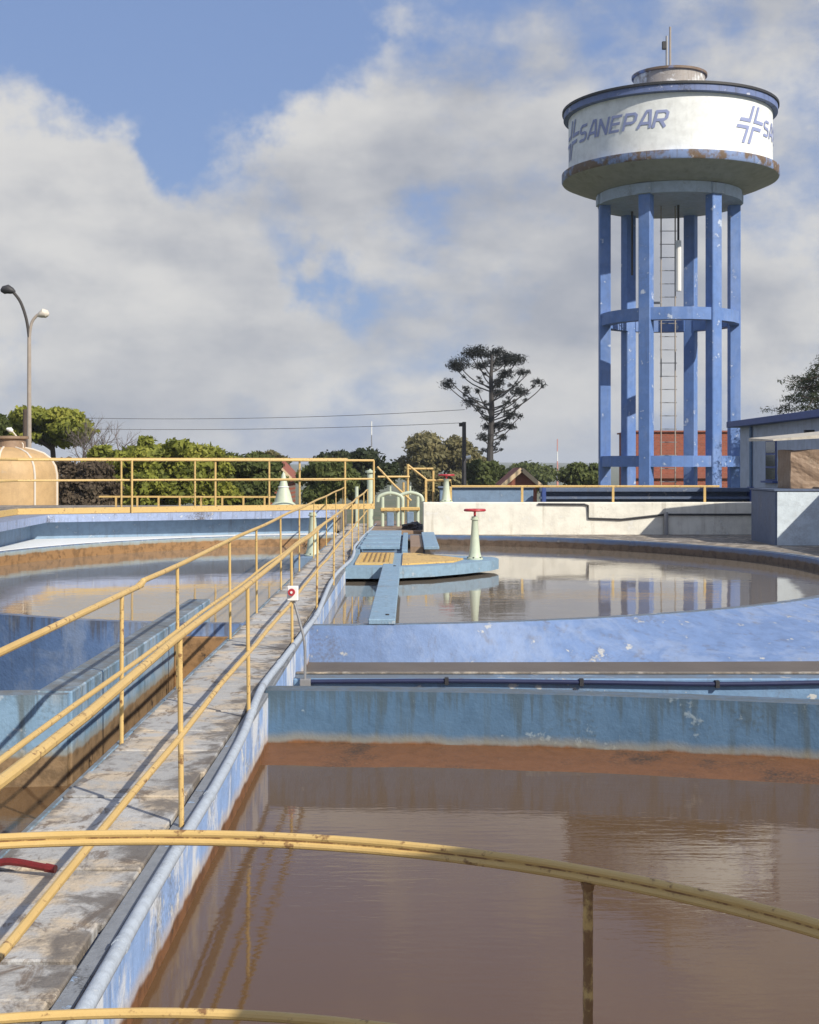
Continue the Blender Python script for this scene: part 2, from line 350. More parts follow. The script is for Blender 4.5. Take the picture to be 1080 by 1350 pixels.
    def build(s, name, mat, parent=None, smooth=False, loc=None, **kw):
        o = bpy.data.objects.new(name, s.mesh(name, mat, smooth))
        if loc is not None: o.location = loc
        return link(o, parent, **kw)
def inst(name, me, parent, loc, scale=None, rot=None, **kw):
    o = bpy.data.objects.new(name, me); o.location = loc
    if scale: o.scale = scale
    if rot: o.rotation_euler = rot
    return link(o, parent, **kw)
def ell(cx, cy, a, b, t0, t1, n):
    """plan points of an ellipse; angle 0 points to the right, 90 away from the viewer"""
    return [(cx+a*math.cos(R(t0+(t1-t0)*i/n)), cy+b*math.sin(R(t0+(t1-t0)*i/n))) for i in range(n+1)]
def spline(pts, k=6):
    """Catmull-Rom through points"""
    P = [Vector(p) for p in pts]; out = []
    for i in range(len(P)-1):
        a, b, c, d = P[max(i-1, 0)], P[i], P[i+1], P[min(i+2, len(P)-1)]
        for j in range(k):
            t = j/k; out.append(.5*((2*b)+(c-a)*t+(2*a-5*b+4*c-d)*t*t+(3*b-a-3*c+d)*t**3))
    return out+[P[-1]]

# ------------------------------------------------------------------ ground and water
def terrain():
    rs = [0, 30, 60, 75, 95, 120, 150, 190, 240, 320, 450, 700, 1100, 1700, 2400, 3200, 4500, 7000]; hs = [-1.6, -1.6, -1.6, -1.7, -2.4, -3.8, -5.5, -7.5, -9, -11, -14, -17, -19, -14, -4, 4, 2, 0]
    n = 96; vs = [(0, 0, -1.6)]; fs = []
    for r, h in zip(rs[1:], hs[1:]):
        for k in range(n):
            a = 2*math.pi*k/n; dz = (math.sin(a*5+r*.003)+math.sin(a*11+1))*(r*.0012 if r > 900 else 0)
            vs.append((r*math.sin(a), r*math.cos(a), h+dz))
    for k in range(n): fs.append((0, 1+k, 1+(k+1) % n))
    for j in range(len(rs)-2):
        for k in range(n): fs.append((1+j*n+k, 1+j*n+(k+1) % n, 1+(j+1)*n+(k+1) % n, 1+(j+1)*n+k))
    MB().add(vs, fs).build('terrain', 'ground', smooth=True, kind='structure')
terrain()
def gz(y): return float(np.interp(y, [0, 60, 75, 95, 120, 150, 190, 240, 320, 450, 700], [-1.6, -1.6, -1.7, -2.4, -3.8, -5.5, -7.5, -9, -11, -14, -17]))

CX, CY = -1.3, 24.9
def arcpts(cx, cy, r, x0, x1, n):
    return [(x0+(x1-x0)*i/n, cy+math.sqrt(r*r-(x0+(x1-x0)*i/n-cx)**2)) for i in range(n+1)]
NW = arcpts(-1.3, -4.38, 15.0, -1.12, 10.5, 40)           # far wall of the near right tank, inner edge
NWo = arcpts(-1.3, -4.38, 15.24, -1.12, 10.7, 40)
def sheet(name, poly, z, mat, kind='structure'):
    bm = bmesh.new(); f = bm.faces.new([bm.verts.new((x, y, z)) for x, y in poly]); bmesh.ops.triangulate(bm, faces=[f])
    me = bpy.data.meshes.new(name); bmesh.ops.recalc_face_normals(bm, faces=bm.faces)
    for f in bm.faces:
        if f.normal.z < 0: f.normal_flip()
    bm.to_mesh(me); bm.free(); me.materials.append(M[mat])
    return link(bpy.data.objects.new(name, me), kind=kind)
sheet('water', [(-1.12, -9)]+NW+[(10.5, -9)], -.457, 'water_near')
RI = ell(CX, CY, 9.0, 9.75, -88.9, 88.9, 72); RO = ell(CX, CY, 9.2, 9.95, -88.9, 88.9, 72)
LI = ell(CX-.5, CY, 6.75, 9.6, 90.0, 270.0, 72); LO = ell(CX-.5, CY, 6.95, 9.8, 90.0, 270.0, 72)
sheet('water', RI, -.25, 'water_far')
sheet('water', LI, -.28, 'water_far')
sheet('water', [(-1.84, -9), (-1.84, 15.05), (-2.62, 15.05), (-2.62, 10.62), (-14, 9.0), (-14, -9)], -.70, 'water_near')
sheet('channel_bed', [(-1.12, 13.1), (14, 13.1), (14, 22), (-1.12, 22)][:2]+[(14, 20)]+[(x, y) for x, y in reversed(RO) if y < 20]+[(-1.12, 15.0)], -.40, 'mud')
sheet('channel_bed', [(-1.12, 10.7), (14, 4), (14, 13.0), (-1.12, 13.0)], -.72, 'mud')
# concrete apron round the right tank
ro = ell(CX, CY, 9.2, 9.95, -15, 88.9, 40); r2 = ell(CX, CY, 15.0, 15.5, -15, 88.9, 40)
MB().band(ro, r2, -.5, -.07).build('pavement', 'apron', kind='structure')

# ------------------------------------------------------------------ tank walls
def wallobj(name, mb, mat, label, cat='tank wall', group=None): return mb.build(name, mat, None, label=label, cat=cat, group=group)
M['bench'] = paint('rusty_bench', (.145, .062, .024), 1.4, chip=(.22, .12, .06), chip_amt=.5, dirt=(.05, .032, .022), dirt_amt=1.0, streak=.3, fade=.12)
t = thing('tank_wall', 'curved teal blue wall with a rusty bench behind the brown near water', 'tank wall', (-1.1, 10.6, -1.5))
MB().band(NW, NWo, -1.5, 0).build('wall', 'blue_near', t)
NB = arcpts(-1.3, -4.38, 14.28, -1.12, 10.2, 40)
nb = len(NB); rj = random.Random(2)
bv = [(x, y-.002, -.405) for x, y in NW]+[(x, y+rj.uniform(-.03, .03), -.470) for x, y in NB]+[(x, y-.25, -.60) for x, y in NB]
MB().add(bv, [(q*nb+i, q*nb+i+1, (q+1)*nb+i+1, (q+1)*nb+i) for q in range(2) for i in range(nb-1)]).build('bench', 'bench', t, smooth=True)
t = thing('round_tank', 'round blue tank right of the walkway with the valve island in it', 'tank', (CX, CY, -1.5))
RM = ell(CX, CY, 9.06, 9.81, -88.9, 88.9, 72)
MB().band(RI, RM, -1.4, -.012).build('inner_wall', 'blue_far_in', t, smooth=True)
MB().band(RM, RO, -1.5, 0).build('outer_wall', 'blue_far', t, smooth=True)
fp = [(x, y-.003) for x, y in ell(CX, CY, 9.2, 9.95, -88.9, -20, 60)]
hv = [(x, y, -.004) for x, y in fp]+[(x, 14.93-.004*x, -.42) for x, y in fp]; nn = len(fp)
MB().add(hv, [(i, i+1, nn+i+1, nn+i) for i in range(nn-1)]).build('haunch', 'blue_haunch', t, smooth=True)
MB().box(-1.1, 9, 14.86, 14.93, -.46, -.41, .006).build('haunch_foot', 'conc_slab', t)
t = thing('round_tank', 'round tank left of the walkway with an orange stained rim', 'tank', (CX-.5, CY, -1.5))
LM = ell(CX-.5, CY, 6.81, 9.66, 90, 270, 72)
MB().band(LI, LM, -1.4, -.012).build('inner_wall', 'blue_left', t, smooth=True)
MB().band(LM, LO, -1.5, 0).build('outer_wall', 'blue_left_out', t, smooth=True)
nl = arcpts(-1.3, -4.5, 15.0, -13, -2.62, 24); nlo = arcpts(-1.3, -4.5, 15.25, -13, -2.62, 24)
wallobj('tank_wall', MB().band(nl, nlo, -1.5, 0), 'blue_channel', 'light blue wall of the near left tank crossed by a diagonal rail shadow')
wallobj('channel_wall', MB().box(-2.88, -2.6, 10.52, 17.8, -1.5, .012, .012), 'blue_channel', 'long light blue wall with a dirty grey top running beside the walkway', 'wall')
wallobj('channel_end', MB().box(-2.6, -1.85, 15.05, 15.25, -1.5, -.14, .01), 'blue_left', 'short rust stained cross wall closing the channel beside the walkway', 'wall')
# straight kerb with cable between the two right tanks
k = thing('kerb_wall', 'low straight blue kerb between the two right tanks carrying a dark blue cable', 'kerb', (-1.1, 13, -1.5))
MB().box(-1.1, 14, 12.9, 13.2, -1.5, -.262, .012).build('kerb', 'blue_far', k)
MB().box(-1.1, 14, 13.15, 13.215, -.262, -.240, .008).build('edge_strip', 'apron', k)
cb = thing('cable', 'dark blue cable clipped along the front of the low straight kerb', 'cable', (-1.0, 12.86, -.3))
cz = [(-.98, -.285), (0.3, -.278), (1.6, -.290), (2.9, -.308), (4.1, -.290), (5.2, -.272), (6.6, -.285), (8, -.28), (10, -.28)]
MB().tube(spline([(x, 12.865, z) for x, z in cz], 6), .022, 8).build('sheath', 'cable', cb, smooth=True)
for x, z in ((.35, -.278), (1.62, -.29), (2.9, -.308), (4.12, -.29), (5.3, -.272)):
    MB().box(x-.018, x+.018, 12.835, 12.9, z-.033, z+.033).build('clip', 'dark', cb)

# left basin: straight walls, overhanging platform edge, white corner ledge
Cn, Dn, En = (-8.95, 32.3), (-1.95, 35.7), (-8.25, 20.0)
def off_line(a, b, d):
    v = Vector((b[0]-a[0], b[1]-a[1])).normalized(); n = Vector((-v.y, v.x)); return (a[0]+n.x*d, a[1]+n.y*d), (b[0]+n.x*d, b[1]+n.y*d)
bw = thing('basin_wall', 'angular blue basin wall with overhanging edge behind the left round tank', 'basin wall', (-8.9, 32.3, -1.5))
a0, a1 = off_line(Cn, Dn, .0); b0, b1 = off_line(Cn, Dn, .35)
MB().band([En, Cn, Dn], [(En[0]-.35, En[1]), (Cn[0]-.38, Cn[1]+.22), (Dn[0]-.1, Dn[1]+.35)], -1.5, .42).build('wall', 'basin', bw)
MB().band([(En[0]+.42, En[1]), (Cn[0]+.46, Cn[1]-.30), (Dn[0]+.1, Dn[1]-.50)], [(En[0]-1.5, En[1]), (Cn[0]-1.6, Cn[1]+1.1), (Dn[0], Dn[1]+2.2)], .42, .60).build('platform_edge', 'basin_edge', bw)
MB().prism([(En[0], En[1])]+[Cn, Dn]+[(x, y) for x, y in LO if y > 20], -.3, .012).build('ledge', 'spandrel', bw)

# ------------------------------------------------------------------ walkway
wk = MB().box(-1.86, -1.1, 2.6, 41.5, -1.6, -.055).build('walkway', 'walk_side', kind='structure')
MB().box(-1.172, -1.1, 2.9, 41.4, -.055, -.018, .006).build('gutter', 'gutter', wk)
MB().box(-1.875, -1.838, 2.9, 41.4, -.055, -.014, .006).build('edge_strip', 'blue_channel', wk)
y = 2.9; rr = random.Random(3)
while y < 41.2:
    l = rr.choice([.55, .6, .62, .66, .7]) if y > 5 else rr.choice([.34, .42, .5])
    dz = rr.uniform(-.008, .008)
    o = MB().box(-1.834+rr.uniform(-.008, .006), -1.176+rr.uniform(-.02, .004), y, y+l-.018, -.055, -.006+dz, .007).build('slab', 'slab', wk)
    y += l
# round platform under the viewer
pl = MB().lathe([(0.01, -.16), (1.75, -.16), (1.75, -.012), (0.01, -.012)], -.6, 1.15, 40).build('platform', 'slab', kind='structure')
MB().lathe([(.45, -1.6), (.45, -.17)], -.6, 1.15, 20).build('support_column', 'blue_near', pl)

# conduit with waves on the right edge
cp = [(3.3, -1.05), (4.4, -1.045), (5.5, -1.06), (6.6, -1.06), (7.6, -1.062), (8.9, -1.085), (9.7, -1.105), (10.6, -1.13), (12.0, -1.115), (14.2, -1.09), (15.8, -1.075), (17.5, -1.10), (19.5, -1.14), (21.3, -1.15), (23.2, -1.11), (25.0, -1.07), (26.4, -1.075), (27.4, -1.11), (29.5, -1.14), (33, -1.12), (38, -1.04), (41, -1.0)]
cz_ = {9.7: .045, 10.6: .05, 12.0: .04, 14.2: .03, 15.8: .025, 17.5: .045, 19.5: .05, 21.3: .05, 23.2: .04, 25.0: .03, 26.4: .06, 27.4: .11, 29.5: .06, 33: .04}
t = thing('conduit_pipe', 'long wavy pale grey conduit along the right edge of the walkway', 'conduit', (-1.05, 4, 0))
cpts = spline([(x, yy, cz_.get(yy, .0)+.003*math.sin(yy*9)) for yy, x in cp], 8)
MB().tube(cpts, .029, 12).build('pipe', 'conduit', t, smooth=True)
for q in range(12, len(cpts)-8, 17): MB().tube([cpts[q], cpts[q].lerp(cpts[q+1], .35)], .033, 12).build('coupling', 'conduit', t, smooth=True)

# ------------------------------------------------------------------ handrails
cylm = MB().tube([(0, 0, 0), (0, 0, 1)], 1.0, 10).mesh('post_mesh', 'yellow', True)
cylr = MB().tube([(0, 0, i/30) for i in range(31)], [1.0+.10*random.random() for i in range(31)], 10).mesh('rusty_post_mesh', 'yellow_rust', True)
def handrail(label, top, mid, posts, rt=.019, rm=.0155, rp=.0135, base=0.0, group=None, mat='yellow', pm=None, name='handrail', z_at=None, joints=()):
    t = thing(name, label, 'railing', (posts[0][0], posts[0][1], posts[0][2]), group)
    MB().tube(top, rt, 10).build('top_rail', mat, t, smooth=True)
    for m_ in mid: MB().tube(m_, rm, 10).build('mid_rail', mat, t, smooth=True)
    for x, y, z, h, lean in posts:
        inst('post', pm or cylm, t, (x, y, z), (rp, rp, h), (0, lean, 0))
    for p, q, r in joints: MB().tube([p, q], r, 10).build('sleeve', mat, t, smooth=True)
    return t
def rx(y): return -1.115-.0004*y
def rz(y): return .87+.0062*y
ysR = [3.2, 6.69, 9.5, 13.05, 16.5, 20.2, 23.4, 26.8, 30.2, 33.8, 37]
handrail('yellow handrail on the right side of the walkway beside the wavy conduit',
         [(rx(y)+.006*math.sin(y*1.7), y, rz(y)+.008*math.sin(y*1.1)) for y in np.linspace(2.95, 37, 40)],
         [[(rx(y)+.006*math.sin(y*2.1), y, .41+.004*y+.008*math.sin(y*.9)) for y in np.linspace(2.95, 37, 40)]],
         [(rx(y), y, -.03, rz(y)+.03, rr.uniform(-.012, .012)) for y in ysR])
def lx(y): return -1.825
ysL = [5.4, 8.65, 10.75, 13.9, 16.3, 19.4, 22.6, 26, 30, 34, 37.5]
top_l = [(lx(y), y, rz(y)+.01) for y in np.linspace(2.95, 9.3, 8)]+[(lx(y)+.004, y, rz(y)+.035+.006*math.sin(y)) for y in np.linspace(9.32, 38, 34)]
handrail('yellow handrail with a kinked top joint on the left side of the walkway', top_l,
         [[(lx(y)+.005*math.sin(y*1.3), y, .41+.004*y+.008*math.sin(y*1.2)) for y in np.linspace(2.95, 38, 40)]],
         [(lx(y), y, -.03, rz(y)+.05, rr.uniform(-.012, .012)) for y in ysL], joints=[((lx(9), 9.18, rz(9)+.012), (lx(9), 9.36, rz(9)+.032), .022)])
# curved front railing: grooved angle bar, flat bar, rusty post
def ring(r, a0, a1, z, n=60): return [(-.6+r*math.sin(R(a0+(a1-a0)*i/n)), 1.4+r*math.cos(R(a0+(a1-a0)*i/n)), z) for i in range(n+1)]
t = thing('front_railing', 'curved yellow guard rail crossing the foreground with a rusty post', 'railing', (.378, 2.91, 0))
def sweep(pts, prof):
    mb = MB(); n = len(prof); vs = []; fs = []
    for (x, y, z) in pts:
        d = Vector((x+.6, y-1.4, 0)).normalized()
        for (u, v_) in prof: vs.append((x+d.x*u, y+d.y*u, z+v_))
    for i in range(len(pts)-1):
        for k_ in range(n): fs.append((i*n+k_, i*n+(k_+1) % n, (i+1)*n+(k_+1) % n, (i+1)*n+k_))
    fs += [tuple(range(n)), tuple(range((len(pts)-1)*n, len(pts)*n))]
    return mb.add(vs, fs)
def round_prof(cu, cv, r, n=10): return [(cu+r*math.cos(2*math.pi*i/n), cv+r*math.sin(2*math.pi*i/n)) for i in range(n)]
tr = sweep(ring(1.8, -40, 100, .888), round_prof(0, 0, .0088)).build('top_rail', 'yellow', t, smooth=True)
sweep(ring(1.8, -40, 100, .870), round_prof(-.003, 0, .0088)).build('lower_bar', 'yellow', tr, smooth=True)
sweep(ring(1.8, -40, 100, .879), [(-.006, -.006), (.006, -.006), (.006, .006), (-.006, .006)]).build('weld_groove', 'yellow_rust', tr)
sweep(ring(1.8, -40, 100, .467), round_prof(0, 0, .012)).build('mid_rail', 'yellow', t, smooth=True)
for a in (-33, 33, 84):
    inst('post', cylr, t, (-.6+1.8*math.sin(R(a)), 1.4+1.8*math.cos(R(a)), -.1), (.0105, .0105, .972))
    MB().tube([(-.6+1.8*math.sin(R(a)), 1.4+1.8*math.cos(R(a)), .846), (-.6+1.8*math.sin(R(a)), 1.4+1.8*math.cos(R(a)), .862)], [.0125, .016], 10).build('weld_collar', 'yellow_rust', t, smooth=True)
t = thing('added_shade_cabinet', 'unseen grey cabinet added right of the viewer to shade the front rail', 'cabinet', (1.75, 1.2, -.012))  # unseen, added to throw shade on the right part of the front rail
MB().box(1.42, 2.1, .75, 1.55, -.6, 2.25, .02).build('body', 'building', t); MB().box(1.36, 2.16, .7, 1.6, 2.25, 2.3, .01).build('roof', 'steel', t); MB().box(1.40, 1.419, .8, 1.5, .2, 2.1).build('door', 'steel', t)
# red lever lying over the left edge of the deck
t = thing('lever_bar', 'dark red iron lever lying across the deck behind the foreground rail', 'lever', (-1.6, 5.87, 0))
MB().tube(spline([(-2.35, 5.92, .028), (-1.85, 5.90, .03), (-1.72, 5.89, .042), (-1.58, 5.86, .028), (-1.535, 5.85, .024)], 4), .017, 8).build('bar', 'red_dark', t, smooth=True)
MB().tube([(-1.56, 5.856, .026), (-1.515, 5.846, .022)], [.020, .018], 8).build('knob', 'red_dark', t, smooth=True)

# push button on a thin leaning stalk
t = thing('push_button', 'small white box with red button on a thin leaning pipe', 'button', (-1.0, 12.84, -.3))
MB().tube(spline([(-.985, 12.84, -.33), (-.985, 12.84, .05), (-1.03, 12.84, .27), (-1.095, 12.84, .50)], 6), .013, 8).build('stalk', 'steel', t, smooth=True)
MB().box(-1.15, -1.045, 12.80, 12.86, .48, .62, .008).build('box', 'white', t)
bt = MB().tube([(-1.105, 12.80, .565), (-1.105, 12.77, .565)], .034, 16).build('button', 'red', t, smooth=True)
MB().tube([(-1.105, 12.769, .565), (-1.105, 12.762, .565)], .012, 10).build('button_cap', 'white', bt, smooth=True)
MB().box(-1.03, -.93, 12.80, 12.9, -.335, -.255, .006).build('junction', 'steel', t)

# ------------------------------------------------------------------ valve island in the right tank
isl = [(-1.1, 23.45), (-.3, 23.45), (.4, 23.85), (1.0, 24.5), (1.5, 25.2), (1.68, 25.7), (1.62, 26.15), (1.35, 26.4), (.8, 26.6), (-.05, 27.3), (-1.1, 27.3)]
t = thing('valve_island', 'boat shaped blue concrete platform with yellow plate in the right tank', 'platform', (0, 25.4, -1.4))
MB().prism(isl, -.19, 0).build('deck', 'island', t)
MB().prism([(-.8, 24.6), (.6, 25.2), (.8, 25.9), (-.8, 26.6)], -1.4, -.2).build('pier', 'slate_blue', t)
MB().prism([(-.13, 23.95), (.80, 24.65), (1.0, 25.4), (.62, 26.2), (.10, 26.95), (-.13, 26.95)], .002, .03).build('cover_plate', 'yellow_plate', t)
g = MB().band([(-.96, 24.05), (-.30, 24.05), (-.30, 26.9), (-.96, 26.9), (-.96, 24.05)], [(-.89, 24.2), (-.37, 24.2), (-.37, 26.75), (-.89, 26.75), (-.89, 24.2)], .002, .04).build('grate', 'yellow', t)
MB().box(-.89, -.37, 24.2, 26.75, .001, .008).build('grate_dark_sheet', 'dark', g)  # flat dark sheet on the deck, standing for the dark below the grate
for i in range(6): MB().box(-.89, -.37, 24.5+i*.36, 24.58+i*.36, .01, .034).build('bar', 'yellow', g)
for i in range(5): MB().box(-.82+i*.09, -.80+i*.09, 24.2, 26.75, .036, .046).build('bar', 'yellow_rust', g)
# launder box with cover slabs along the walkway
t = thing('cover_box', 'blue concrete channel with lifted cover slabs between island and far rim', 'channel', (-.6, 31, -1.4))
MB().box(-1.09, -1.0, 27.4, 34.5, -1.4, .06).build('side_wall', 'island', t)
MB().box(-.16, -.04, 27.4, 34.5, -1.4, .06, .01).build('side_wall', 'island', t)
MB().box(-1.0, -.16, 27.4, 34.5, -1.4, -.06).build('bed', 'slate_blue', t)
for i, (ya, yb) in enumerate(((27.6, 28.5), (29.0, 30.1), (30.7, 31.9), (32.4, 34.2))):
    MB().box(-1.0, -.2, ya, yb, .055, .13, .012).build('cover_slab', 'island', t)
t = thing('plank_bridge', 'narrow flat blue plank from the near rim to the valve island', 'plank', (-.3, 19, 0))
MB().box(-.455, -.155, 15.0, 23.5, -.01+.012, .065, .01).build('plank', 'island', t)
for y in (15.4, 22.9): MB().tube([(-.25, y, .064), (-.25, y, .078)], .022, 8).build('bolt', 'dark', t)
t = thing('plank_bridge', 'short pale blue plank behind the island next to a launder side coloured as shade', 'plank', (.4, 31, 0))
MB().box(.30, .62, 28.4, 34.6, .004, .07, .01).build('plank', 'island', t)
MB().box(.02, .29, 29.5, 34.4, -.9, .0).build('shaded_launder_side', 'brown_block', t)  # side of the launder, the brown colour stands for its shade

whm_cache = {}
def valve(x, y, z, h, label, rb=.10, wheel='red', wr=.185, group='valve pedestals'):
    t = thing('valve_pedestal', label, 'valve', (x, y, z), group)
    prof = [(.002, 0), (rb*1.5, 0), (rb*1.5, .03), (rb*1.25, .04), (rb*1.02, .12*h+.02), (rb*.78, .45*h), (rb*.55, .82*h), (rb*.62, .84*h), (rb*.62, .87*h), (.02, .875*h)]
    pd = MB().lathe([(r, z+zz) for r, zz in prof], x, y, 20).build('pedestal', 'pale_green', t, smooth=True)
    for q in range(6):
        a = q*math.pi/3+.3; MB().tube([(x+rb*1.36*math.cos(a), y+rb*1.36*math.sin(a), z+.028), (x+rb*1.36*math.cos(a), y+rb*1.36*math.sin(a), z+.05)], .016, 6).build('bolt', 'dark', pd)
    MB().lathe([(rb*.60, z+.80*h), (rb*.80, z+.805*h), (rb*.80, z+.825*h), (rb*.60, z+.83*h)], x, y, 16).build('flange', 'pale_green', pd, smooth=True)
    if wheel:
        MB().tube([(x, y, z+.86*h), (x, y, z+h+.03)], .022, 10).build('stem', 'red', t, smooth=True)
        wl = MB().tube([(x+wr*math.cos(a), y+wr*math.sin(a), z+h) for a in np.linspace(0, 2*math.pi, 25)[:-1]], .024, 8, closed=True).build('handwheel', wheel, t, smooth=True)
        for q in range(4):
            a = q*math.pi/2+.4; MB().tube([(x, y, z+h-.02), (x+wr*math.cos(a), y+wr*math.sin(a), z+h)], .016, 8).build('spoke', wheel, wl, smooth=True)
    return t
valve(1.22, 25.5, 0, .92, 'pale green valve pedestal with red handwheel on the blue island')
valve(-1.95, 27.5, -.06, 1.0, 'pale green flared pedestal without handwheel left of the far walkway', wheel=None, rb=.115)
valve(.98, 36.35, .78, .72, 'small pale green pedestal with dull red handwheel standing on the white wall', rb=.115, wr=.2)
wallobj('pedestal_base', MB().box(-2.3, -1.87, 27.1, 27.9, -1.4, -.062, .01), 'slate_blue', 'small blue block carrying the flared pedestal left of the walkway', 'block')

# ------------------------------------------------------------------ far left platform rails
def lerp(a, b, s): return tuple(p+(q-p)*s for p, q in zip(a, b))
P0, P1, P2 = (-8.6, 20.0), (-9.2, 32.0), (-.95, 36.3)
def flat_rail(label, path, posts, z0, z1, zm, toe=None, group='far platform rails', r=.03):
    t = thing('handrail', label, 'railing', (posts[0][0], posts[0][1], z0), group)
    MB().tube([(x, y, z1) for x, y in path], r, 8).build('top_rail', 'yellow', t, smooth=True)
    MB().tube([(x, y, zm) for x, y in path], r*.85, 8).build('mid_rail', 'yellow', t, smooth=True)
    for x, y in posts: inst('post', cylm, t, (x, y, z0), (r*.9, r*.9, z1-z0))
    if toe:
        mb = MB()
        for (a, b) in zip(path[:-1], path[1:]): mb.bar((a[0], a[1], (toe[0]+toe[1])/2), (b[0], b[1], (toe[0]+toe[1])/2), .06, toe[1]-toe[0])
        mb.build('toe_board', 'yellow', t)
    return t
def at(px, y): return ((px-540)/1800*y, y)
flat_rail('long yellow rail with toe board on the edge of the blue left basin', [P0, P1, P2], [at(174, 33.2), at(284, 34.3), at(395, 35.4), (P2[0], P2[1]), (-8.9, 27)], .60, 1.89, 1.40, toe=(.605, .745))
flat_rail('second yellow rail behind the long basin rail, in front of the green shrubs', [(-14, 35.2), (-10.6, 36.2), (-1.7, 37.5)], [at(160, 36.6), at(257, 36.9), at(355, 37.1), at(455, 37.4)], .60, 1.93, 1.36)
t = thing('low_fence', 'low yellow fence of short uprights below the rails in front of the shrubs', 'fence', (-9, 40, 0), None)
MB().bar((-9.1, 40, .845), (-3.6, 40.2, .83), .05, .05).build('top_rail', 'yellow', t)
for i in range(9): MB().bar((-8.6+i*.62, 40+.02*i, .0), (-8.6+i*.62, 40+.02*i, .83), .05, .05).build('upright', 'yellow', t)
wallobj('platform_slab', MB().box(-15, -1.9, 37.0, 41.5, -1.5, .55, .02), 'apron', 'broad concrete platform under the far left yellow rails', 'platform')

# ------------------------------------------------------------------ far end of the walkway
wallobj('end_platform', MB().box(-1.08, .35, 36.4, 43, -1.6, .02, .015), 'brown_block', 'brown concrete landing at the far end of the walkway', 'platform')
t = thing('standpipe', 'tall pale green standpipe with a flat cap at the end of the walkway', 'pipe', (-1.13, 39.2, -.05))
MB().tube([(-1.13, 39.2, -.05), (-1.13, 39.2, 1.55)], .09, 14).build('pipe', 'pale_green', t, smooth=True)
MB().lathe([(.01, 1.55), (.15, 1.55), (.15, 1.60), (.05, 1.62), (.01, 1.66)], -1.13, 39.2, 14).build('cap', 'pale_green', t, smooth=True)
MB().tube([(-1.52, 39.3, 0), (-1.52, 39.3, 1.15)], .05, 10).build('standpipe', 'pale_green', None, smooth=True, label='thin short pale green pipe just left of the tall standpipe', cat='pipe')
for i, (x, yy, lab) in enumerate(((-.55, 39.0, 'left'), (.02, 39.6, 'right'))):
    t = thing('gear_frame', 'pale green arched gear frame at the walkway end, '+('next to the standpipe' if i == 0 else 'next to the white wall'), 'machine', (x, yy, .02), 'pale green gear frames')
    MB().tube(spline([(x-.36, yy, .72), (x-.30, yy, .88), (x, yy, .97), (x+.30, yy, .88), (x+.36, yy, .72)], 5), .05, 10).build('arch', 'pale_green', t, smooth=True)
    for sx in (-.22, .22): MB().tube([(x+sx, yy, .02), (x+sx, yy, .86)], .05, 10).build('leg', 'pale_green', t, smooth=True)
    MB().box(x-.28, x+.28, yy-.12, yy+.12, .45, .55, .02).build('gearbox', 'yellow', t)
    MB().box(x-.10, x+.10, yy-.1, yy+.1, .02, .42, .02).build('motor', 'slate_blue', t)
    MB().tube([(x, yy, .9), (x, yy, 1.16)], .03, 8).build('spindle', 'pale_green', t, smooth=True)
t = thing('stair_rail', 'yellow stair rail sloping down beside the gear frames', 'railing', (0, 40.5, 0))
for (a, b) in (((-.95, 40.3, 1.72), (-.45, 40.3, 1.18)), ((-.45, 40.3, 1.18), (.05, 40.3, .72)), ((-.05, 41.3, 1.78), (.55, 41.3, 1.30))):
    MB().tube([a, b], .03, 8).build('sloping_bar', 'yellow', t, smooth=True)
for (x, yy, z1) in ((-.05, 41.3, 1.8), (.72, 41.4, 1.6), (-.18, 41.0, 1.25)):
    MB().tube([(x, yy, -.2), (x, yy, z1)], .035, 8).build('post', 'yellow', t, smooth=True)
MB().tube([(-.05, 41.3, 1.66), (.72, 41.4, 1.66)], .03, 8).build('top_rail', 'yellow', t, smooth=True)
MB().tube([(-.95, 40.8, 1.42), (.0, 41.2, 1.42)], .03, 8).build('mid_rail', 'yellow', t, smooth=True)
def rubble():
    bm = bmesh.new(); bmesh.ops.create_icosphere(bm, subdivisions=3, radius=1)
    for q in bm.verts:
        f = 1+.25*math.sin(q.co.x*5+q.co.y*7)+.12*random.uniform(-1, 1); q.co = Vector((q.co.x*.30*f, q.co.y*.5*f, max(-.02, q.co.z)*.18*f))+Vector((.12, 37.2, .02))
    me = bpy.data.meshes.new('soil_heap'); bm.to_mesh(me); bm.free(); me.materials.append(M['dark'])
    link(bpy.data.objects.new('soil_heap', me), None, 'small dark heap on the landing at the foot of the white wall', 'heap')
rubble()

# ------------------------------------------------------------------ white wall, pipes, low rail, blue tanks behind
wallobj('white_wall', MB().box(.36, 9.35, 36.1, 36.55, -1.5, .78, .02), 'white_wall', 'long cream white wall behind the right round tank', 'wall')
t = thing('wall_pipe', 'thin dark pipe running across the long white wall', 'pipe', (4.7, 36.07, .8))
MB().tube([(3.4, 36.07, .74), (4.62, 36.07, .73), (4.72, 36.07, .70), (4.73, 36.07, .36), (5.6, 36.07, .33), (6.75, 36.07, .46), (9.2, 36.07, .46)], .026, 8).build('pipe', 'dark', t, smooth=True)
MB().tube([(6.77, 36.02, -.1), (6.77, 36.02, .52)], .06, 10).build('riser', 'steel', t, smooth=True)
t = thing('low_rail', 'low single yellow rail on top of the long white wall', 'railing', (3, 36.35, .78))
MB().tube([(.42, 36.35, 1.36), (1.1, 36.35, 1.36), (1.12, 36.35, 1.20), (8.25, 36.35, 1.20)], .03, 8).build('top_rail', 'yellow', t, smooth=True)
for x in (.44, 1.1, 3.0, 5.42, 7.86): MB().bar((x, 36.35, .78), (x, 36.35, 1.2 if x > .5 else 1.36), .06, .06).build('post', 'yellow', t)
t = thing('blue_tank', 'pale blue rectangular tank wall left of the water tower base', 'tank', (2.4, 41, -1.5))
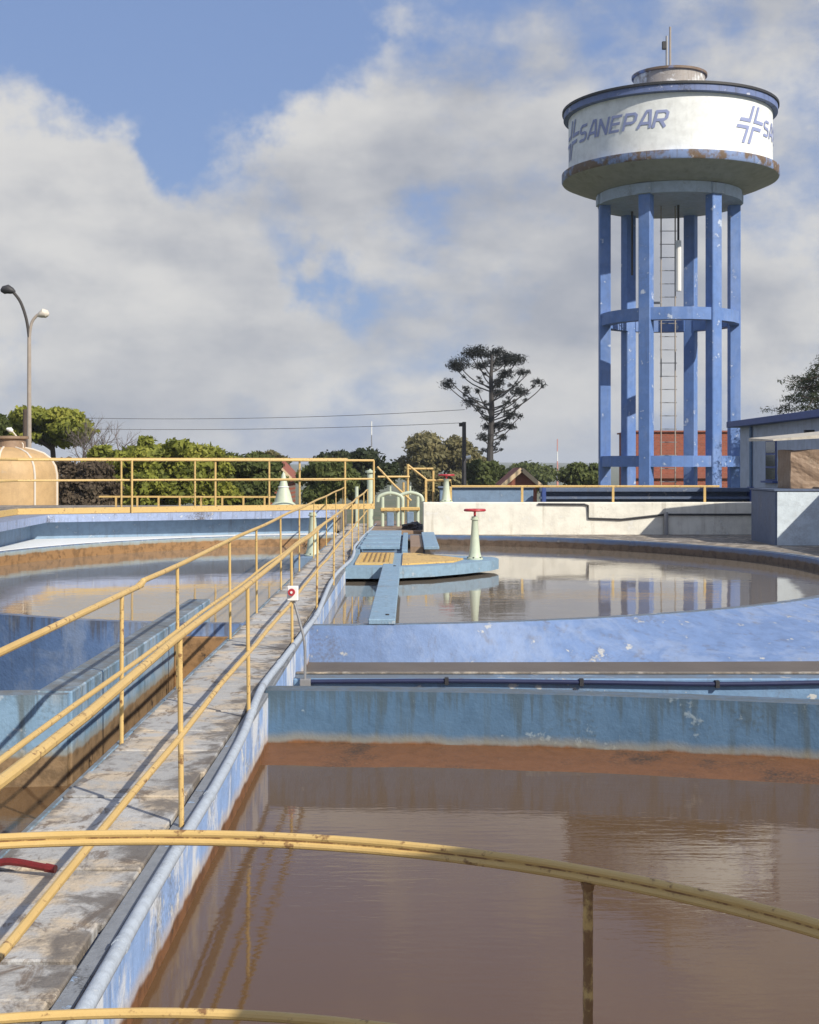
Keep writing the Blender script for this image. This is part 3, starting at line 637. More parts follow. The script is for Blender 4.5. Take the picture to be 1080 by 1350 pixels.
MB().box(.9, 3.7, 40.8, 41.1, -1.5, 1.08, .02).build('wall', 'slate_blue', t); MB().box(.85, 3.75, 40.72, 41.2, 1.08, 1.13, .01).build('coping', 'blue_far', t)
t = thing('blue_tank', 'blue tank wall with beams coloured dark as shade at the foot of the water tower', 'tank', (7, 40, -1.5))
MB().box(3.9, 10.1, 40.5, 40.7, -1.5, 1.0).build('wall', 'blue_far', t)
for z0, z1, m_ in ((.98, 1.10, 'slate_shaded'), (.76, .84, 'slate_shaded')): MB().box(3.85, 10.1, 40.2, 40.5, z0, z1, .01).build('beam', m_, t)  # dark beam colour stands for the shadow over this tank wall
for x in (3.9, 10.02): MB().box(x, x+.12, 40.18, 40.52, -1.5, 1.13, .01).build('upright', 'navy', t)

# ------------------------------------------------------------------ buildings on the right
t = thing('pump_house', 'grey blue flat roofed building right of the water tower', 'building', (13, 40, -1.6))
MB().box(10.95, 18, 35.4, 45.2, -1.6, 3.02).build('wall', 'building', t)
MB().box(10.62, 18.3, 35.1, 45.75, 3.02, 3.22, .01).build('roof', 'navy', t)
wn = MB().box(10.925, 10.96, 40.7, 41.9, 1.30, 2.52).build('window', 'navy', t)
for z in (1.34, 1.74, 2.14): MB().box(10.915, 10.93, 40.77, 41.83, z, z+.34).build('pane', 'glass', wn)
MB().box(10.80, 10.95, 40.6, 42.0, 1.23, 1.29).build('sill', 'navy', wn)
MB().tube([(10.90, 43.6, -1), (10.90, 43.6, 3.0)], .05, 8).build('downpipe', 'slate_blue', t, smooth=True)
MB().box(10.7, 10.95, 36.9, 37.05, 2.62, 2.72).build('bracket', 'dark', t)
t = thing('block_wall', 'blue grey box wall beside the tank with a sunlit triangle on it', 'wall', (9.3, 32, -1.5))
MB().box(8.36, 12.5, 31.2, 33.4, -1.5, 1.17, .02).build('wall', 'slate_shaded', t)  # left side coloured dark for its shade
MB().box(8.40, 12.45, 31.17, 31.199, -1.5, 1.15).build('lit_front', 'pale_front', t)  # lit front as a pale skin, apart from the side coloured as shade
MB().box(8.33, 12.5, 31.16, 33.43, 1.17, 1.21).build('coping', 'slate_shaded', t)
t = thing('shelter', 'rough brown block under a pale concrete roof slab, right edge', 'shelter', (9.5, 33, 1.21))
bm = bmesh.new(); bmesh.ops.create_cube(bm, size=1); bmesh.ops.subdivide_edges(bm, edges=bm.edges[:], cuts=14, use_grid_fill=True); rg_ = random.Random(4)
for q in bm.verts:
    f_ = .03*math.sin(q.co.x*9+q.co.z*5)*math.sin(q.co.z*7+q.co.y*4)+.008*rg_.uniform(-1, 1)
    q.co = Vector((9.66+q.co.x*(1.34+f_), 32.75+q.co.y*(1.1+f_*1.6), max(1.212, 1.66+q.co.z*(.92+f_))))
me_ = bpy.data.meshes.new('wall'); bm.to_mesh(me_); bm.free(); me_.materials.append(M['brown_block']); link(bpy.data.objects.new('wall', me_), t)
MB().add([(8.5, 31.9, 2.33), (8.5, 34.2, 2.36), (12, 34.2, 2.55), (12, 31.9, 2.52), (8.5, 31.9, 2.36), (8.5, 34.2, 2.44), (12, 34.2, 2.78), (12, 31.9, 2.72)],
         [(0, 3, 2, 1), (4, 5, 6, 7), (0, 1, 5, 4), (1, 2, 6, 5), (2, 3, 7, 6), (3, 0, 4, 7)]).build('roof_slab', 'conc_slab', t)
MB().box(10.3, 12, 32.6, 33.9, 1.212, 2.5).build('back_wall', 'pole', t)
t = thing('shade_annex', 'unseen low side building added beyond the right edge to cast shade', 'building', (12.5, 27, -1.6))  # unseen block, added to cast the slanting shade on the block wall
MB().box(10.75, 14, 20, 31.0, -1.6, 2.25).build('wall', 'building', t); MB().box(10.6, 14.2, 19.8, 31.05, 2.25, 2.36).build('roof', 'navy', t)
t = thing('brick_building', 'red brick building seen between the legs of the water tower', 'building', (28, 131, -4.5))
MB().box(21.5, 36, 130, 140, -5, 4.95).build('wall', 'brick', t); MB().box(21.45, 36, 129.7, 130, .55, 1.0).build('ledge', 'roof', t); MB().box(21.3, 36.2, 129.8, 140.2, 4.95, 5.1).build('coping', 'roof', t)

# ------------------------------------------------------------------ water tower
TX, TY = 11.42, 60.0
tw = thing('water_tower', 'tall blue and white concrete water tower with lettering on round tank', 'water tower', (TX, TY, -1.6))
colm = MB().box(-.26, .26, -.24, .24, -1.6, 13.2, .03).mesh('column_mesh', 'blue_tower')
angs = [-30.5, 29.5, 89.5, 149.5, 209.5, 269.5]
for a in angs:
    x, y_ = TX+2.84*math.sin(R(a)), TY-2.84*math.cos(R(a)); inst('column', colm, tw, (x, y_, 0), None, (0, 0, R(a)))
for nm, z0, z1 in (('ring_beam', 7.88, 8.40), ('ring_beam', 1.70, 2.17)):
    for a in angs:
        a_, b_ = a+4.6, a+55.4
        ii = [(TX+2.58*math.sin(R(a_+(b_-a_)*i/3)), TY-2.58*math.cos(R(a_+(b_-a_)*i/3))) for i in range(4)]
        oo = [(TX+3.02*math.sin(R(a_+(b_-a_)*i/3)), TY-3.02*math.cos(R(a_+(b_-a_)*i/3))) for i in range(4)]
        MB().band(ii, oo, z0, z1).build(nm, 'blue_tower', tw)
sp = MB().lathe([(.01, 13.16), (2.5, 13.16), (3.12, 13.17), (3.12, 13.64), (.01, 13.64)], TX, TY, 72).build('top_ring', 'tower_ring', tw, smooth=True)
for a in angs: inst('collar', MB().box(-.33, .33, -.06, .06, 13.18, 13.62, .02).mesh('collar', 'tower_ring'), sp, (TX+3.12*math.sin(R(a)), TY-3.12*math.cos(R(a)), 0), None, (0, 0, R(a)))
MB().lathe([(2.9, 13.65), (3.2, 13.66), (4.2, 14.02), (4.66, 14.22)], TX, TY, 96).build('bowl', 'bowl', tw, smooth=True)
MB().lathe([(4.66, 14.22), (4.70, 14.28), (4.70, 14.58), (4.40, 14.62)], TX, TY, 96).build('flange', 'tower_flange', tw, smooth=True)
wl = MB().lathe([(4.40, 14.60), (4.40, 16.98)], TX, TY, 128).build('tank_wall', 'tower_white', tw, smooth=True)
rm = MB().lathe([(4.40, 16.97), (4.62, 17.0), (4.62, 17.32), (4.55, 17.36), (.01, 17.40)], TX, TY, 96).build('rim', 'tower_rim', tw, smooth=True)
MB().lathe([(4.63, 17.26), (4.68, 17.27), (4.68, 17.37), (4.5, 17.385)], TX, TY, 96).build('rim_lip', 'dark', rm, smooth=True)
cp_ = MB().lathe([(1.55, 17.39), (1.55, 18.78)], TX, TY, 48).build('hatch_drum', 'drum', tw, smooth=True)
MB().lathe([(1.56, 18.76), (1.64, 18.78), (1.64, 18.88), (.01, 18.98)], TX, TY, 48).build('hatch_lid', 'tower_flange', cp_, smooth=True)
an = MB().tube([(TX-.13, TY-.1, 18.9), (TX-.13, TY-.1, 20.6)], .05, 8).build('antenna', 'steel', tw, smooth=True)
MB().tube([(TX+.02, TY-.1, 18.9), (TX+.02, TY-.1, 21.0)], .045, 8).build('rod', 'concpole', an, smooth=True)
MB().box(TX-.34, TX-.16, TY-.2, TY-.05, 20.0, 20.35, .02).build('lamp', 'dark', an)
# ladder in the middle and pipes
ld = MB().tube([(TX-.36, TY, -1.6), (TX-.36, TY, 13.2)], .03, 6).build('ladder', 'concpole', tw)
MB().tube([(TX+.26, TY, -1.6), (TX+.26, TY, 13.2)], .03, 6).build('stile', 'concpole', ld)
for i in range(24): MB().tube([(TX-.42, TY, -.7+i*.58), (TX+.34, TY, -.7+i*.58)], .018, 6).build('rung', 'steel', ld)
MB().tube([(TX+.36, TY-.2, 9.4), (TX+.36, TY-.2, 11.6)], .13, 10).build('sensor_tube', 'white', tw, smooth=True)
MB().tube([(TX+.36, TY-.2, 11.6), (TX+.36, TY-.2, 13.2)], .05, 8).build('rod', 'dark', tw, smooth=True)
MB().tube([(TX+1.50, TY-1.75, 1.0), (TX+1.50, TY-1.75, 13.2)], .06, 8).build('pipe', 'dark', tw, smooth=True)
MB().tube([(TX-1.42, TY+1.3, 10.3), (TX-1.42, TY+1.3, 13.2)], .05, 8).build('pipe', 'dark', tw, smooth=True)
MB().box(TX-1.0, TX-.36, TY-.08, TY+.08, 8.86, 8.95).build('bracket', 'steel', tw)
# lettering and emblem wrapped round the tank
def wrap(mb_pts_faces, a_mid, z_mid, name, parent):
    vs, fs = mb_pts_faces; out = []
    for layer in (4.425, 4.405):
        for u, v_ in vs:
            a = R(a_mid)+u/4.4; out.append((TX+layer*math.sin(a), TY-layer*math.cos(a), z_mid+v_))
    n = len(vs); F = [tuple(f) for f in fs]
    return MB().add(out, F).build(name, 'letter', parent)
def strokes(lines, wd, slant=.30):
    vs, fs = [], []
    for ln in lines:
        pts = []
        for a, b in zip(ln[:-1], ln[1:]):
            m_ = max(1, int(math.hypot(b[0]-a[0], b[1]-a[1])/.25)); pts += [lerp(a, b, q/m_) for q in range(m_)]
        pts.append(ln[-1]); k0 = len(vs); n = len(pts)
        for i, p in enumerate(pts):
            a = pts[max(i-1, 0)]; b = pts[min(i+1, n-1)]
            d0 = Vector((p[0]-a[0], p[1]-a[1])); d1 = Vector((b[0]-p[0], b[1]-p[1]))
            if i == 0: d0 = d1
            if i == n-1: d1 = d0
            d0.normalize(); d1.normalize(); t_ = (d0+d1).normalized(); nrm = Vector((-t_.y, t_.x)); sc = wd/2/max(.45, nrm.dot(Vector((-d0.y, d0.x))))
            for s_ in (1, -1):
                q = (p[0]+nrm.x*sc*s_, p[1]+nrm.y*sc*s_); vs.append((q[0]+q[1]*slant, q[1]))
        for i in range(n-1): fs.append((k0+2*i, k0+2*i+1, k0+2*i+3, k0+2*i+2))
    return vs, fs
H, W_ = .60, .45
GL = {'S': [[(W_, H), (.10, H), (0, H*.88), (0, H*.62), (.10, H*.5), (W_-.1, H*.5), (W_, H*.38), (W_, H*.12), (W_-.1, 0), (0, 0)]],
      'A': [[(0, -.05), (.22, H+.05), (.36, H+.05), (W_+.06, -.05)], [(.10, H*.27), (W_-.04, H*.27)]],
      'N': [[(0, -.06), (0, H+.06)], [(0, H), (W_, 0)], [(W_, -.06), (W_, H+.06)]],
      'E': [[(W_, H), (0, H), (0, 0), (W_, 0)], [(0, H*.5), (W_*.92, H*.5)]],
      'P': [[(0, -.06), (0, H), (W_-.1, H), (W_, H*.87), (W_, H*.53), (W_-.1, H*.4), (0, H*.4)]],
      'R': [[(0, -.06), (0, H), (W_-.1, H), (W_, H*.87), (W_, H*.55), (W_-.1, H*.42), (0, H*.42)], [(W_*.5, H*.42), (W_+.02, -.05)]]}
logo = [[(-.13, .80), (-.13, .15), (-.56, .15)], [(.13, .80), (.13, .15), (.62, .15)], [(-.60, -.15), (-.13, -.15), (-.13, -.82)], [(.56, -.15), (.13, -.15), (.13, -.82)]]
lz = 15.90
for rep in (-81, 39, 159):
    wrap(strokes([[(x*1.3, y*1.0) for x, y in l] for l in logo], .145, .42), rep-.5, lz-.02, 'emblem', wl)
    for i, ch in enumerate('SANEPAR'):
        ln = [[(x+i*.645, y-H/2) for x, y in l] for l in GL[ch]]
        wrap(strokes(ln, .115, .26), rep+12.6, lz+.02, 'letter', wl)

tw.location = (19.03, 100, -3.83); tw.scale = (1.667, 1.667, 1.667)      # modelled above at three fifths of its size

# ------------------------------------------------------------------ lamp, tan tank, masts, poles
t = thing('street_lamp', 'tall double armed street lamp above the tan tank', 'street lamp', at(38, 50)+(-1.6,))
lxx = at(38.5, 50)[0]
MB().tube([(lxx, 50, -1.6), (lxx, 50, 6.45)], [.10, .07], 10).build('pole', 'concpole', t, smooth=True)
for pts, hd, m_ in (([(lxx, 50, 6.4), (lxx-.10, 50, 7.1), (lxx-.32, 50, 7.75), (lxx-.62, 50, 8.15)], (-.78, 8.22), 'dark'), ([(lxx, 50, 6.4), (lxx+.08, 50, 6.95), (lxx+.25, 50, 7.22), (lxx+.38, 50, 7.3)], (.52, 7.34), 'rib')):
    MB().tube(spline(pts, 5), .055, 8).build('arm', 'pole' if hd[0] < 0 else 'concpole', t, smooth=True)
    bm_ = MB(); n_ = 10
    bm_.tube([(lxx+hd[0]+(.26 if hd[0] < 0 else -.2)*s_, 50, hd[1]-.06*abs(s_)+(0 if s_ < 0 else -.05*s_)) for s_ in (-1, -.6, 0, .6, 1)], [.05, .15, .17, .12, .05], 12)
    lh = bm_.build('lamp_head', m_, t, smooth=True)
t = thing('utility_post', 'short brown post behind the tan tank left of the street lamp', 'post', (-14.6, 52, -1.6))
MB().tube([(-14.65, 52, -1.6), (-14.65, 52, 3.9)], .08, 8).build('post', 'bark', t)
t = thing('storage_tank', 'tan fibreglass tank with pale ribs behind the left rails', 'tank', at(12, 45)+(-1.6,))
tx, ty = at(8, 45)
prof = [(1.68, -1.6), (1.68, 1.45), (1.62, 1.74), (1.48, 1.98), (1.24, 2.16), (.9, 2.28), (.50, 2.36)]
MB().lathe(prof, tx, ty, 48).build('shell', 'tan', t, smooth=True)
nk = MB().lathe([(.50, 2.30), (.48, 2.62), (.58, 2.64), (.58, 2.72), (.01, 2.74)], tx+.15, ty, 24).build('neck', 'brown_block', t, smooth=True)
for a in range(-80, 280, 40): MB().tube([(tx+(r+.015)*math.sin(R(a+8)), ty-(r+.015)*math.cos(R(a+8)), z) for r, z in prof], .035, 6).build('rib', 'rib', t, smooth=True)
t = thing('small_lamp', 'small pale lamp on a thin slanting rod above the tan tank', 'lamp', (tx+.55, ty+.3, 2.0))
MB().tube([(tx+.62, ty-.2, 2.25), (tx+.62, ty-.2, 2.45), (tx+.25, ty-.2, 2.9)], .022, 6).build('rod', 'rib', t)
MB().tube([(tx+.27, ty-.2, 2.88), (tx+.2, ty-.2, 2.93), (tx+.08, ty-.2, 2.96)], [.05, .09, .04], 10).build('lamp_head', 'white', t, smooth=True)
t = thing('marker_cone', 'pale white pointed cone standing on the far left platform', 'cone', at(374, 39)+(.55,))
cx_, cy_ = at(374, 39)
MB().lathe([(.01, .55), (.40, .55), (.38, .62), (.26, .72), (.20, .95), (.13, 1.15), (.05, 1.50), (.01, 1.58)], cx_, cy_, 20).build('cone', 'pale_green', t, smooth=True)
MB().lathe([(.145, 1.12), (.16, 1.14), (.145, 1.16)], cx_, cy_, 16).build('collar', 'white', t, smooth=True)
t = thing('utility_pole', 'dark wooden utility pole left of the tall candelabra tree', 'utility pole', at(612, 120)+(gz(120),))
ux = at(612, 120)[0]
MB().tube([(ux, 120, gz(120)), (ux, 120, 5.6)], [.24, .17], 8).build('pole', 'pole', t, smooth=True)
MB().box(ux-.45, ux+.1, 119.9, 120.1, 5.2, 5.5).build('crossarm', 'pole', t)
t = thing('street_lamp', 'small pale street lamp beside the dark utility pole', 'street lamp', at(614, 110)+(gz(110),))
lx2 = at(613, 110)[0]
MB().tube([(lx2, 110, gz(110)), (lx2, 110, 2.0), (lx2+.2, 110, 2.4)], .09, 8).build('pole', 'concpole', t); MB().tube([(lx2+.1, 110, 2.38), (lx2+.5, 110, 2.45)], [.14, .17], 8).build('lamp_head', 'white', t, smooth=True)
def mast(px, y, ztop, label, m1, m2):
    x = at(px, y)[0]; t = thing('radio_mast', label, 'mast', (x, y, gz(y)), 'distant radio masts')
    z = gz(y); segs = 7; wdt = .8
    for i in range(segs):
        a = z+(ztop-z)*i/segs; b = z+(ztop-z)*(i+1)/segs
        MB().tube([(x, y, a), (x, y, b)], [.42-.045*i, .42-.045*(i+1)], 6).build('section', m1 if i % 2 else m2, t)
    MB().tube([(x, y, ztop), (x, y, ztop+3)], .12, 6).build('spike', m1, t)
M['mast_red'] = flat('mast_red', (.55, .25, .22), .7, .1); 
mast(490, 300, 8.5, 'distant white and grey radio mast above the dark bushes', 'white', 'steel')
mast(735, 330, 5.2, 'distant red and white radio mast left of the water tower', 'mast_red', 'white')
def wire(y, z, label, sag, x0, x1):
    MB().tube([(x0+(x1-x0)*i/30, y, z-sag*(1-(2*i/30-1)**2)) for i in range(31)], .022, 5).build('power_line', 'pole', None, label=label, cat='wire', group='power lines')
wire(118, 6.6, 'thin upper power line spanning the sky left of the utility pole', .8, -46, ux)
wire(119, 5.5, 'thin lower power line spanning the sky left of the utility pole', .6, -46, ux)

def house(x0, x1, y, ztop, zeave, label, wall='roof', group=None):
    t = thing('house', label, 'house', ((x0+x1)/2, y, gz(y)), group); xm = (x0+x1)/2; z0 = gz(y)
    MB().add([(x0, y, z0), (x1, y, z0), (x1, y, zeave), (xm, y, ztop), (x0, y, zeave), (x0, y+8, z0), (x1, y+8, z0), (x1, y+8, zeave), (xm, y+8, ztop), (x0, y+8, zeave)],
             [(0, 1, 2, 3, 4), (9, 8, 7, 6, 5), (0, 4, 9, 5), (1, 6, 7, 2)]).build('wall', wall, t)
    e = .35
    for s_, xa in ((-1, x0), (1, x1)):
        MB().add([(xm, y-.4, ztop+.05), (xa+s_*e, y-.4, zeave-.25), (xa+s_*e, y+8.4, zeave-.25), (xm, y+8.4, ztop+.05), (xm, y-.4, ztop+.28), (xa+s_*e, y-.4, zeave), (xa+s_*e, y+8.4, zeave), (xm, y+8.4, ztop+.28)],
                 [(0, 1, 2, 3), (4, 7, 6, 5), (0, 4, 5, 1), (1, 5, 6, 2), (2, 6, 7, 3), (3, 7, 4, 0)]).build('roof', 'roof', t)
        MB().bar((xm, y-.46, ztop+.16), (xa+s_*e, y-.46, zeave-.1), .12, .34).build('bargeboard', 'cream', t)
house(at(667, 112)[0], at(708, 112)[0], 112, 1.30, .15, 'small gabled house with cream bargeboards right of the tall tree')
house(at(344, 95)[0], at(377, 95)[0], 95, 1.9, .9, 'small red roofed house behind the white cone', wall='brick')

# ------------------------------------------------------------------ vegetation
def leaves(name, mat, parent, blobs, n, size, seed, up=.0, shell=.55, thin=1.0):
    rg = np.random.default_rng(seed); bl = np.array(blobs, dtype=float)
    vol = (bl[:, 3]*bl[:, 4]*bl[:, 5])**.72; k = rg.choice(len(bl), n, p=vol/vol.sum())
    d = rg.normal(size=(n, 3)); d /= np.linalg.norm(d, axis=1)[:, None]
    rad = shell+(1-shell)*rg.random(n)**.6; rad *= rg.choice([1, 1.0, 1.0, 1.15, 1.35], n)
    c = bl[k, :3]+d*bl[k, 3:6]*rad[:, None]
    nr = d+rg.normal(size=(n, 3))*.75+np.array([0, 0, up]); nr /= np.linalg.norm(nr, axis=1)[:, None]
    a = np.cross(nr, rg.normal(size=(n, 3))); a /= np.linalg.norm(a, axis=1)[:, None]; b = np.cross(nr, a)
    s = size*(.55+.9*rg.random(n))[:, None]; la = s*.95; lb = s*.5*thin
    vs = np.stack([c-a*la, c-b*lb, c+a*la, c+b*lb], axis=1).reshape(-1, 3)
    me = bpy.data.meshes.new(name); me.vertices.add(4*n); me.vertices.foreach_set('co', vs.ravel())
    me.loops.add(4*n); me.loops.foreach_set('vertex_index', np.arange(4*n, dtype=np.int32))
    me.polygons.add(n); me.polygons.foreach_set('loop_start', np.arange(0, 4*n, 4, dtype=np.int32)); me.polygons.foreach_set('loop_total', np.full(n, 4, dtype=np.int32))
    me.update(calc_edges=True); me.materials.append(M[mat])
    return link(bpy.data.objects.new(name, me), parent)
def tree(px, y, ptop, pbot, pwid, mat, label, seed, n=7000, size=.2, name='tree', group='trees beyond the plant', lobes=16, flatten=.8, bark='bark', cat='tree', dip=.5):
    """a tree from its place, height and spread (given by bearing and distance)"""
    rg = random.Random(seed); kx = y/1800; x = (px-540)*kx; zt = 1.75+(614-ptop)*kx; zb = 1.75+(614-pbot)*kx; wd = pwid*kx/2; z0 = gz(y)
    t = thing(name, label, cat, (x, y, z0), group)
    ch = (zt-zb)/2; cz0 = (zt+zb)/2; blobs = []
    for i in range(lobes):
        a = rg.uniform(0, 2*math.pi); q = math.sqrt(rg.random()); h = rg.uniform(-.85, .8)
        sc = math.sqrt(max(.12, 1-h*h*.85)); r = wd*rg.choice([.14, .18, .22, .28, .36])
        blobs.append((x+math.cos(a)*q*sc*(wd-r*.7), y+math.sin(a)*q*sc*(wd-r*.7), cz0+h*(ch-r*flatten*.5), r, r, r*flatten*rg.uniform(.7, 1)))
    tr_ = MB()
    tr_.tube(spline([(x, y, z0-.3), (x+wd*.04, y, z0+(zb-z0)*.7+.3), (x-wd*.03, y, cz0), (x, y, zt-ch*.5)], 4), [max(.05, wd*.07*(1-.06*i)) for i in range(13)], 7)
    for b_ in blobs[:12]: tr_.tube(spline([(x, y, max(z0+.2, zb-ch*.15)), ((x+b_[0])/2, (y+b_[1])/2, (zb+b_[2])/2+ch*.1), b_[:3]], 3), [wd*.04, wd*.033, wd*.028, wd*.022, wd*.016, wd*.01, .01], 5)
    tr_.build('trunk', bark, t, smooth=True)
    leaves('crown', mat, t, blobs, n, size, seed)
    return t, blobs
T = [  # px, dist, top, bottom, width, material, label
    (68, 90, 534, 588, 138, 'leaf_green', 'flat topped spreading green tree behind the street lamp', 11, 14000, .20),
    (160, 62, 574, 675, 120, 'leaf_green', 'bright green shrub nearest the bare twigs at the left of the hedge', 12, 16000, .15),
    (212, 64, 568, 675, 110, 'leaf_green', 'tall bright green shrub with the highest top in the hedge', 13, 16000, .15),
    (268, 66, 578, 675, 110, 'leaf_green', 'rounded bright green shrub in the middle of the hedge', 14, 16000, .15),
    (325, 68, 590, 680, 105, 'leaf_mid', 'lower green shrub at the right end of the hedge beside the red roof', 15, 14000, .15),
    (355, 105, 592, 640, 60, 'leaf_olive', 'small olive tree rising behind the right end of the hedge', 16, 5000, .2),
    (112, 60, 603, 680, 95, 'leaf_dry', 'dry brown undergrowth next to the tan tank', 17, 15000, .11),
    (432, 80, 600, 670, 90, 'leaf_mid', 'dark green bush behind the rails at the walkway end', 18, 12000, .17),
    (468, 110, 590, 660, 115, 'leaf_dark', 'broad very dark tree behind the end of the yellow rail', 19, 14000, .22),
    (577, 172, 566, 662, 108, 'leaf_olive', 'large round olive tree left of the utility pole', 20, 20000, .32),
    (638, 125, 604, 665, 58, 'leaf_mid', 'low green tree at the foot of the tall candelabra tree', 21, 10000, .22),
    (695, 200, 609, 650, 80, 'leaf_mid', 'distant green tree behind the gabled house', 22, 8000, .33),
    (768, 120, 606, 660, 66, 'leaf_mid', 'green bush just left of the water tower legs', 23, 9000, .22),
    (625, 190, 592, 650, 46, 'leaf_olive', 'small pale olive tree between utility pole and candelabra tree', 24, 6000, .3),
    (-6, 70, 540, 620, 40, 'leaf_mid', 'tree at the left picture edge behind the tan tank', 25, 6000, .18),
]
for px, d_, pt, pb, wd, mt, lab, sd, n_, sz in T:
    fl = .5 if sd == 11 else .8
    tree(px, d_, pt, pb, wd, mt, lab, sd, n_, sz, flatten=fl, lobes=46, name='shrub' if 'shrub' in lab or 'bush' in lab or 'undergrowth' in lab else 'tree', cat='shrub' if 'shrub' in lab or 'bush' in lab or 'undergrowth' in lab else 'tree',
         group='shrubs behind the left rails' if sd in (12, 13, 14, 15, 17) else 'trees beyond the plant')
def branching(mb, p, d, length, r, depth, rg, droop=0.0, spread=.6, kids=3):
    pts = [p]; q = p.copy(); dd = d.copy()
    for i in range(4):
        dd = (dd+Vector((rg.uniform(-.2, .2), rg.uniform(-.2, .2), rg.uniform(-.15, .15)-droop*.25))).normalized(); q = q+dd*length/4; pts.append(q.copy())
    mb.tube(pts, [r*(1-.13*i) for i in range(5)], 5)
    if depth > 0:
        for k_ in range(kids):
            i = rg.choice([1, 2, 3, 4]) if k_ else 4
            nd = (dd+Vector((rg.uniform(-1, 1), rg.uniform(-1, 1), rg.uniform(-.5, .9)))*spread).normalized()
            branching(mb, pts[i], nd, length*rg.uniform(.55, .8), r*.55, depth-1, rg, droop, spread, kids)
def bare_tree(px, y, zt, label, seed, wd):
    rg = random.Random(seed); x = at(px, y)[0]; t = thing('bare_tree', label, 'tree', (x, y, gz(y)), 'trees beyond the plant'); mb = MB()
    mb.tube([(x, y, gz(y)-.2), (x, y, 1.2)], [.16, .11], 6)
    for k_ in range(6):
        a = k_*1.05+rg.random(); branching(mb, Vector((x, y, .4+.2*k_)), Vector((math.cos(a)*.6, math.sin(a)*.6, 1)).normalized(), (zt-1)*.55*wd, .07, 4, rg, 0, .75, 3)
    mb.build('branches', 'bark_grey', t)
bare_tree(112, 86, 4.2, 'leafless grey twiggy tree between the flat topped tree and the hedge', 31, .9)
bare_tree(142, 80, 4.4, 'leafless reddish grey twigs rising behind the left end of the hedge', 32, .75)
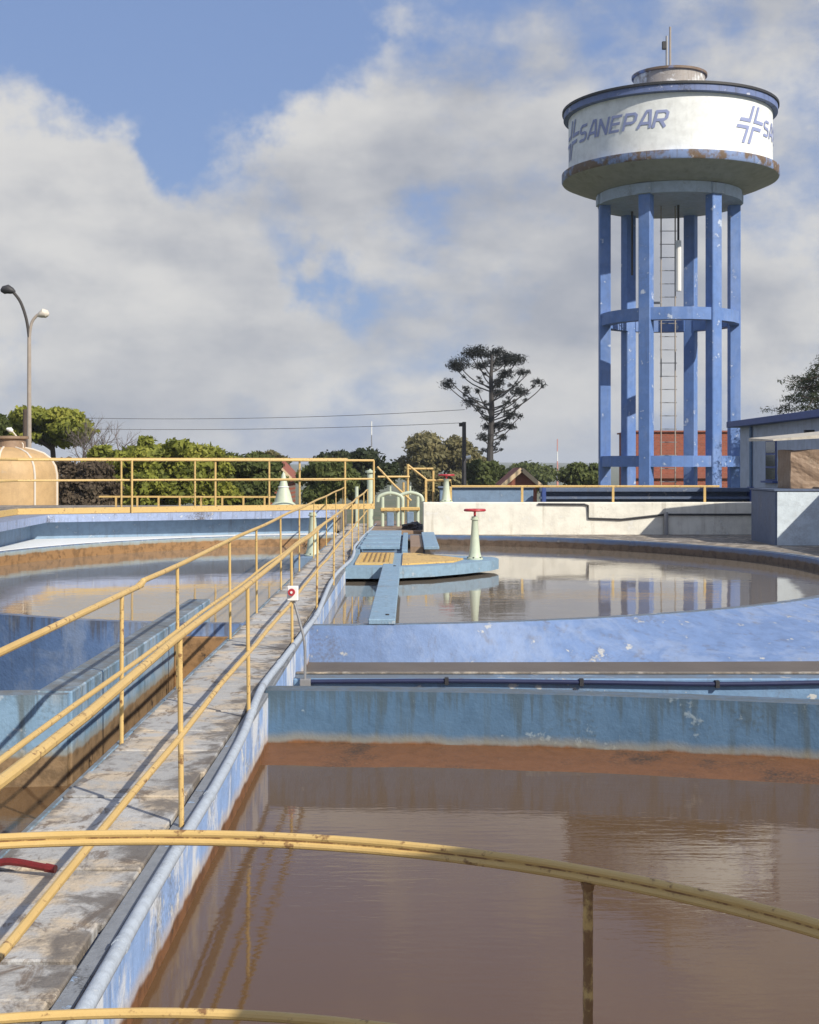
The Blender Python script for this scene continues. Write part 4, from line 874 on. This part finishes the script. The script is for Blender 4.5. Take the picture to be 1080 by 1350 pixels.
# candelabra pine
def araucaria():
    Y = 150.0; k_ = Y/1800; x0 = (648-540)*k_; t = thing('candelabra_pine', 'tall dark candelabra shaped pine standing alone against the clouds', 'tree', (x0, Y, gz(Y)))
    def Z(py): return 1.75+(614-py)*k_
    rg = random.Random(5)
    cl = [(455, 135), (500, 105), (540, 95), (585, 95), (640, 80), (690, 105), (720, 130), (560, 140), (620, 130), (665, 140), (410, 215), (395, 240), (435, 140), (825, 225), (850, 245), (775, 185), (735, 195), (670, 195), (640, 225),
          (480, 265), (550, 262), (505, 320), (545, 360), (575, 400), (720, 275), (770, 310), (720, 350), (690, 385), (740, 390), (660, 430), (625, 435), (585, 330), (565, 490), (655, 490), (570, 550), (650, 550), (640, 280), (670, 330), (545, 210), (590, 440), (700, 440), (630, 520), (760, 275)]
    mb = MB(); mb.tube([(x0, Y, gz(Y)-.3), (x0-.15, Y, Z(600)), (x0+.05, Y, Z(540)), (x0-.05, Y, Z(500)), (x0+.05, Y, Z(468))], [.42, .36, .30, .22, .10], 8)
    blobs = []
    for zx, zy in cl:
        px, py = 480+zx/3.6, 440+zy/3.6; dx = (px-648)*k_; z = Z(py)
        maxr = 5.6*min(1, max(.35, (600-py)/110)); dy = rg.choice([-1, 1])*math.sqrt(max(.2, maxr**2-dx*dx))*rg.uniform(.1, .9)
        r = rg.uniform(.8, 1.15) if py < 480 else rg.choice([.26, .34, .45, .6, .85])
        if py > 560: r *= .9
        blobs.append((x0+dx, Y+dy, z, r*rg.uniform(.95, 1.25), r, r*rg.uniform(.55, .8)))
        ln = math.hypot(dx, dy); zb = z-ln*.50-.5; zb = max(zb, Z(598))
        mb.tube(spline([(x0, Y, zb), (x0+dx*.5, Y+dy*.5, zb+(z-zb)*.30), (x0+dx*.85, Y+dy*.85, zb+(z-zb)*.72), (x0+dx, Y+dy, z)], 3), [.085, .08, .075, .07, .065, .06, .055, .05, .05, .04], 5)
        for q in range(1):
            f = rg.uniform(.55, .9); blobs.append((x0+dx*f+rg.uniform(-.4, .4), Y+dy*f, zb+(z-zb)*f*.85+rg.uniform(-.2, .3), .30, .30, .22))
    mb.build('trunk', 'pole', t, smooth=True)
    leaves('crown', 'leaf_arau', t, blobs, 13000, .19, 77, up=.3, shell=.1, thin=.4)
araucaria()
# feathery tree at the right edge
def right_tree():
    x, y = 32.6, 93.0; z0 = gz(93); K = 1.65; t = thing('feathery_tree', 'feathery dark branched tree above the flat roof at the right edge', 'tree', (x, y, z0)); rg = random.Random(9); mb = MB()
    mb.tube([(x, y, z0-.3), (x-.3, y, 4.2), (x-.5, y, 7.8)], [.5, .38, .2], 7); blobs = []
    for k_ in range(15):
        a = math.pi+rg.uniform(-1.3, 1.3) if k_ < 11 else rg.uniform(0, 6.28); ln = rg.uniform(2.8, 4.3)*K; h0 = rg.uniform(2.4, 5.0)*K
        e = Vector((x+math.cos(a)*ln, y+math.sin(a)*ln, h0+rg.uniform(-.6, 1.4)*K))
        mid = Vector((x+math.cos(a)*ln*.5, y+math.sin(a)*ln*.5, h0+(.8+rg.uniform(0, .5))*K))
        pts = spline([(x-.3, y, h0-.5), mid, e], 6); mb.tube(pts, [.11*(1-.065*i) for i in range(len(pts))], 5)
        for q in pts[4:]:
            for r_ in range(3):
                b_ = (q.x+rg.uniform(-.8, .8), q.y+rg.uniform(-.8, .8), q.z+rg.uniform(-.7, .3)); blobs.append(b_+(.62, .62, .24)); mb.tube([q, b_], .02, 4)
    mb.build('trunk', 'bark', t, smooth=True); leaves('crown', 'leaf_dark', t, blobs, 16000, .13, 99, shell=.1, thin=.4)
right_tree()
# ------------------------------------------------------------------ light haze over the whole place
def haze():
    m = bpy.data.materials.new('air'); m.use_nodes = True; nt = m.node_tree; nt.nodes.remove(nt.nodes['Principled BSDF'])
    v = nt.nodes.new('ShaderNodeVolumePrincipled'); v.inputs['Color'].default_value = (.80, .87, .97, 1); v.inputs['Density'].default_value = .00022
    nt.links.new(v.outputs[0], nt.nodes['Material Output'].inputs['Volume']); M['air'] = m
    MB().box(-7300, 7300, -7300, 7300, -40, 60).build('haze', 'air', None, kind='stuff', label='thin pale haze in the air over the plant and hills')
haze()
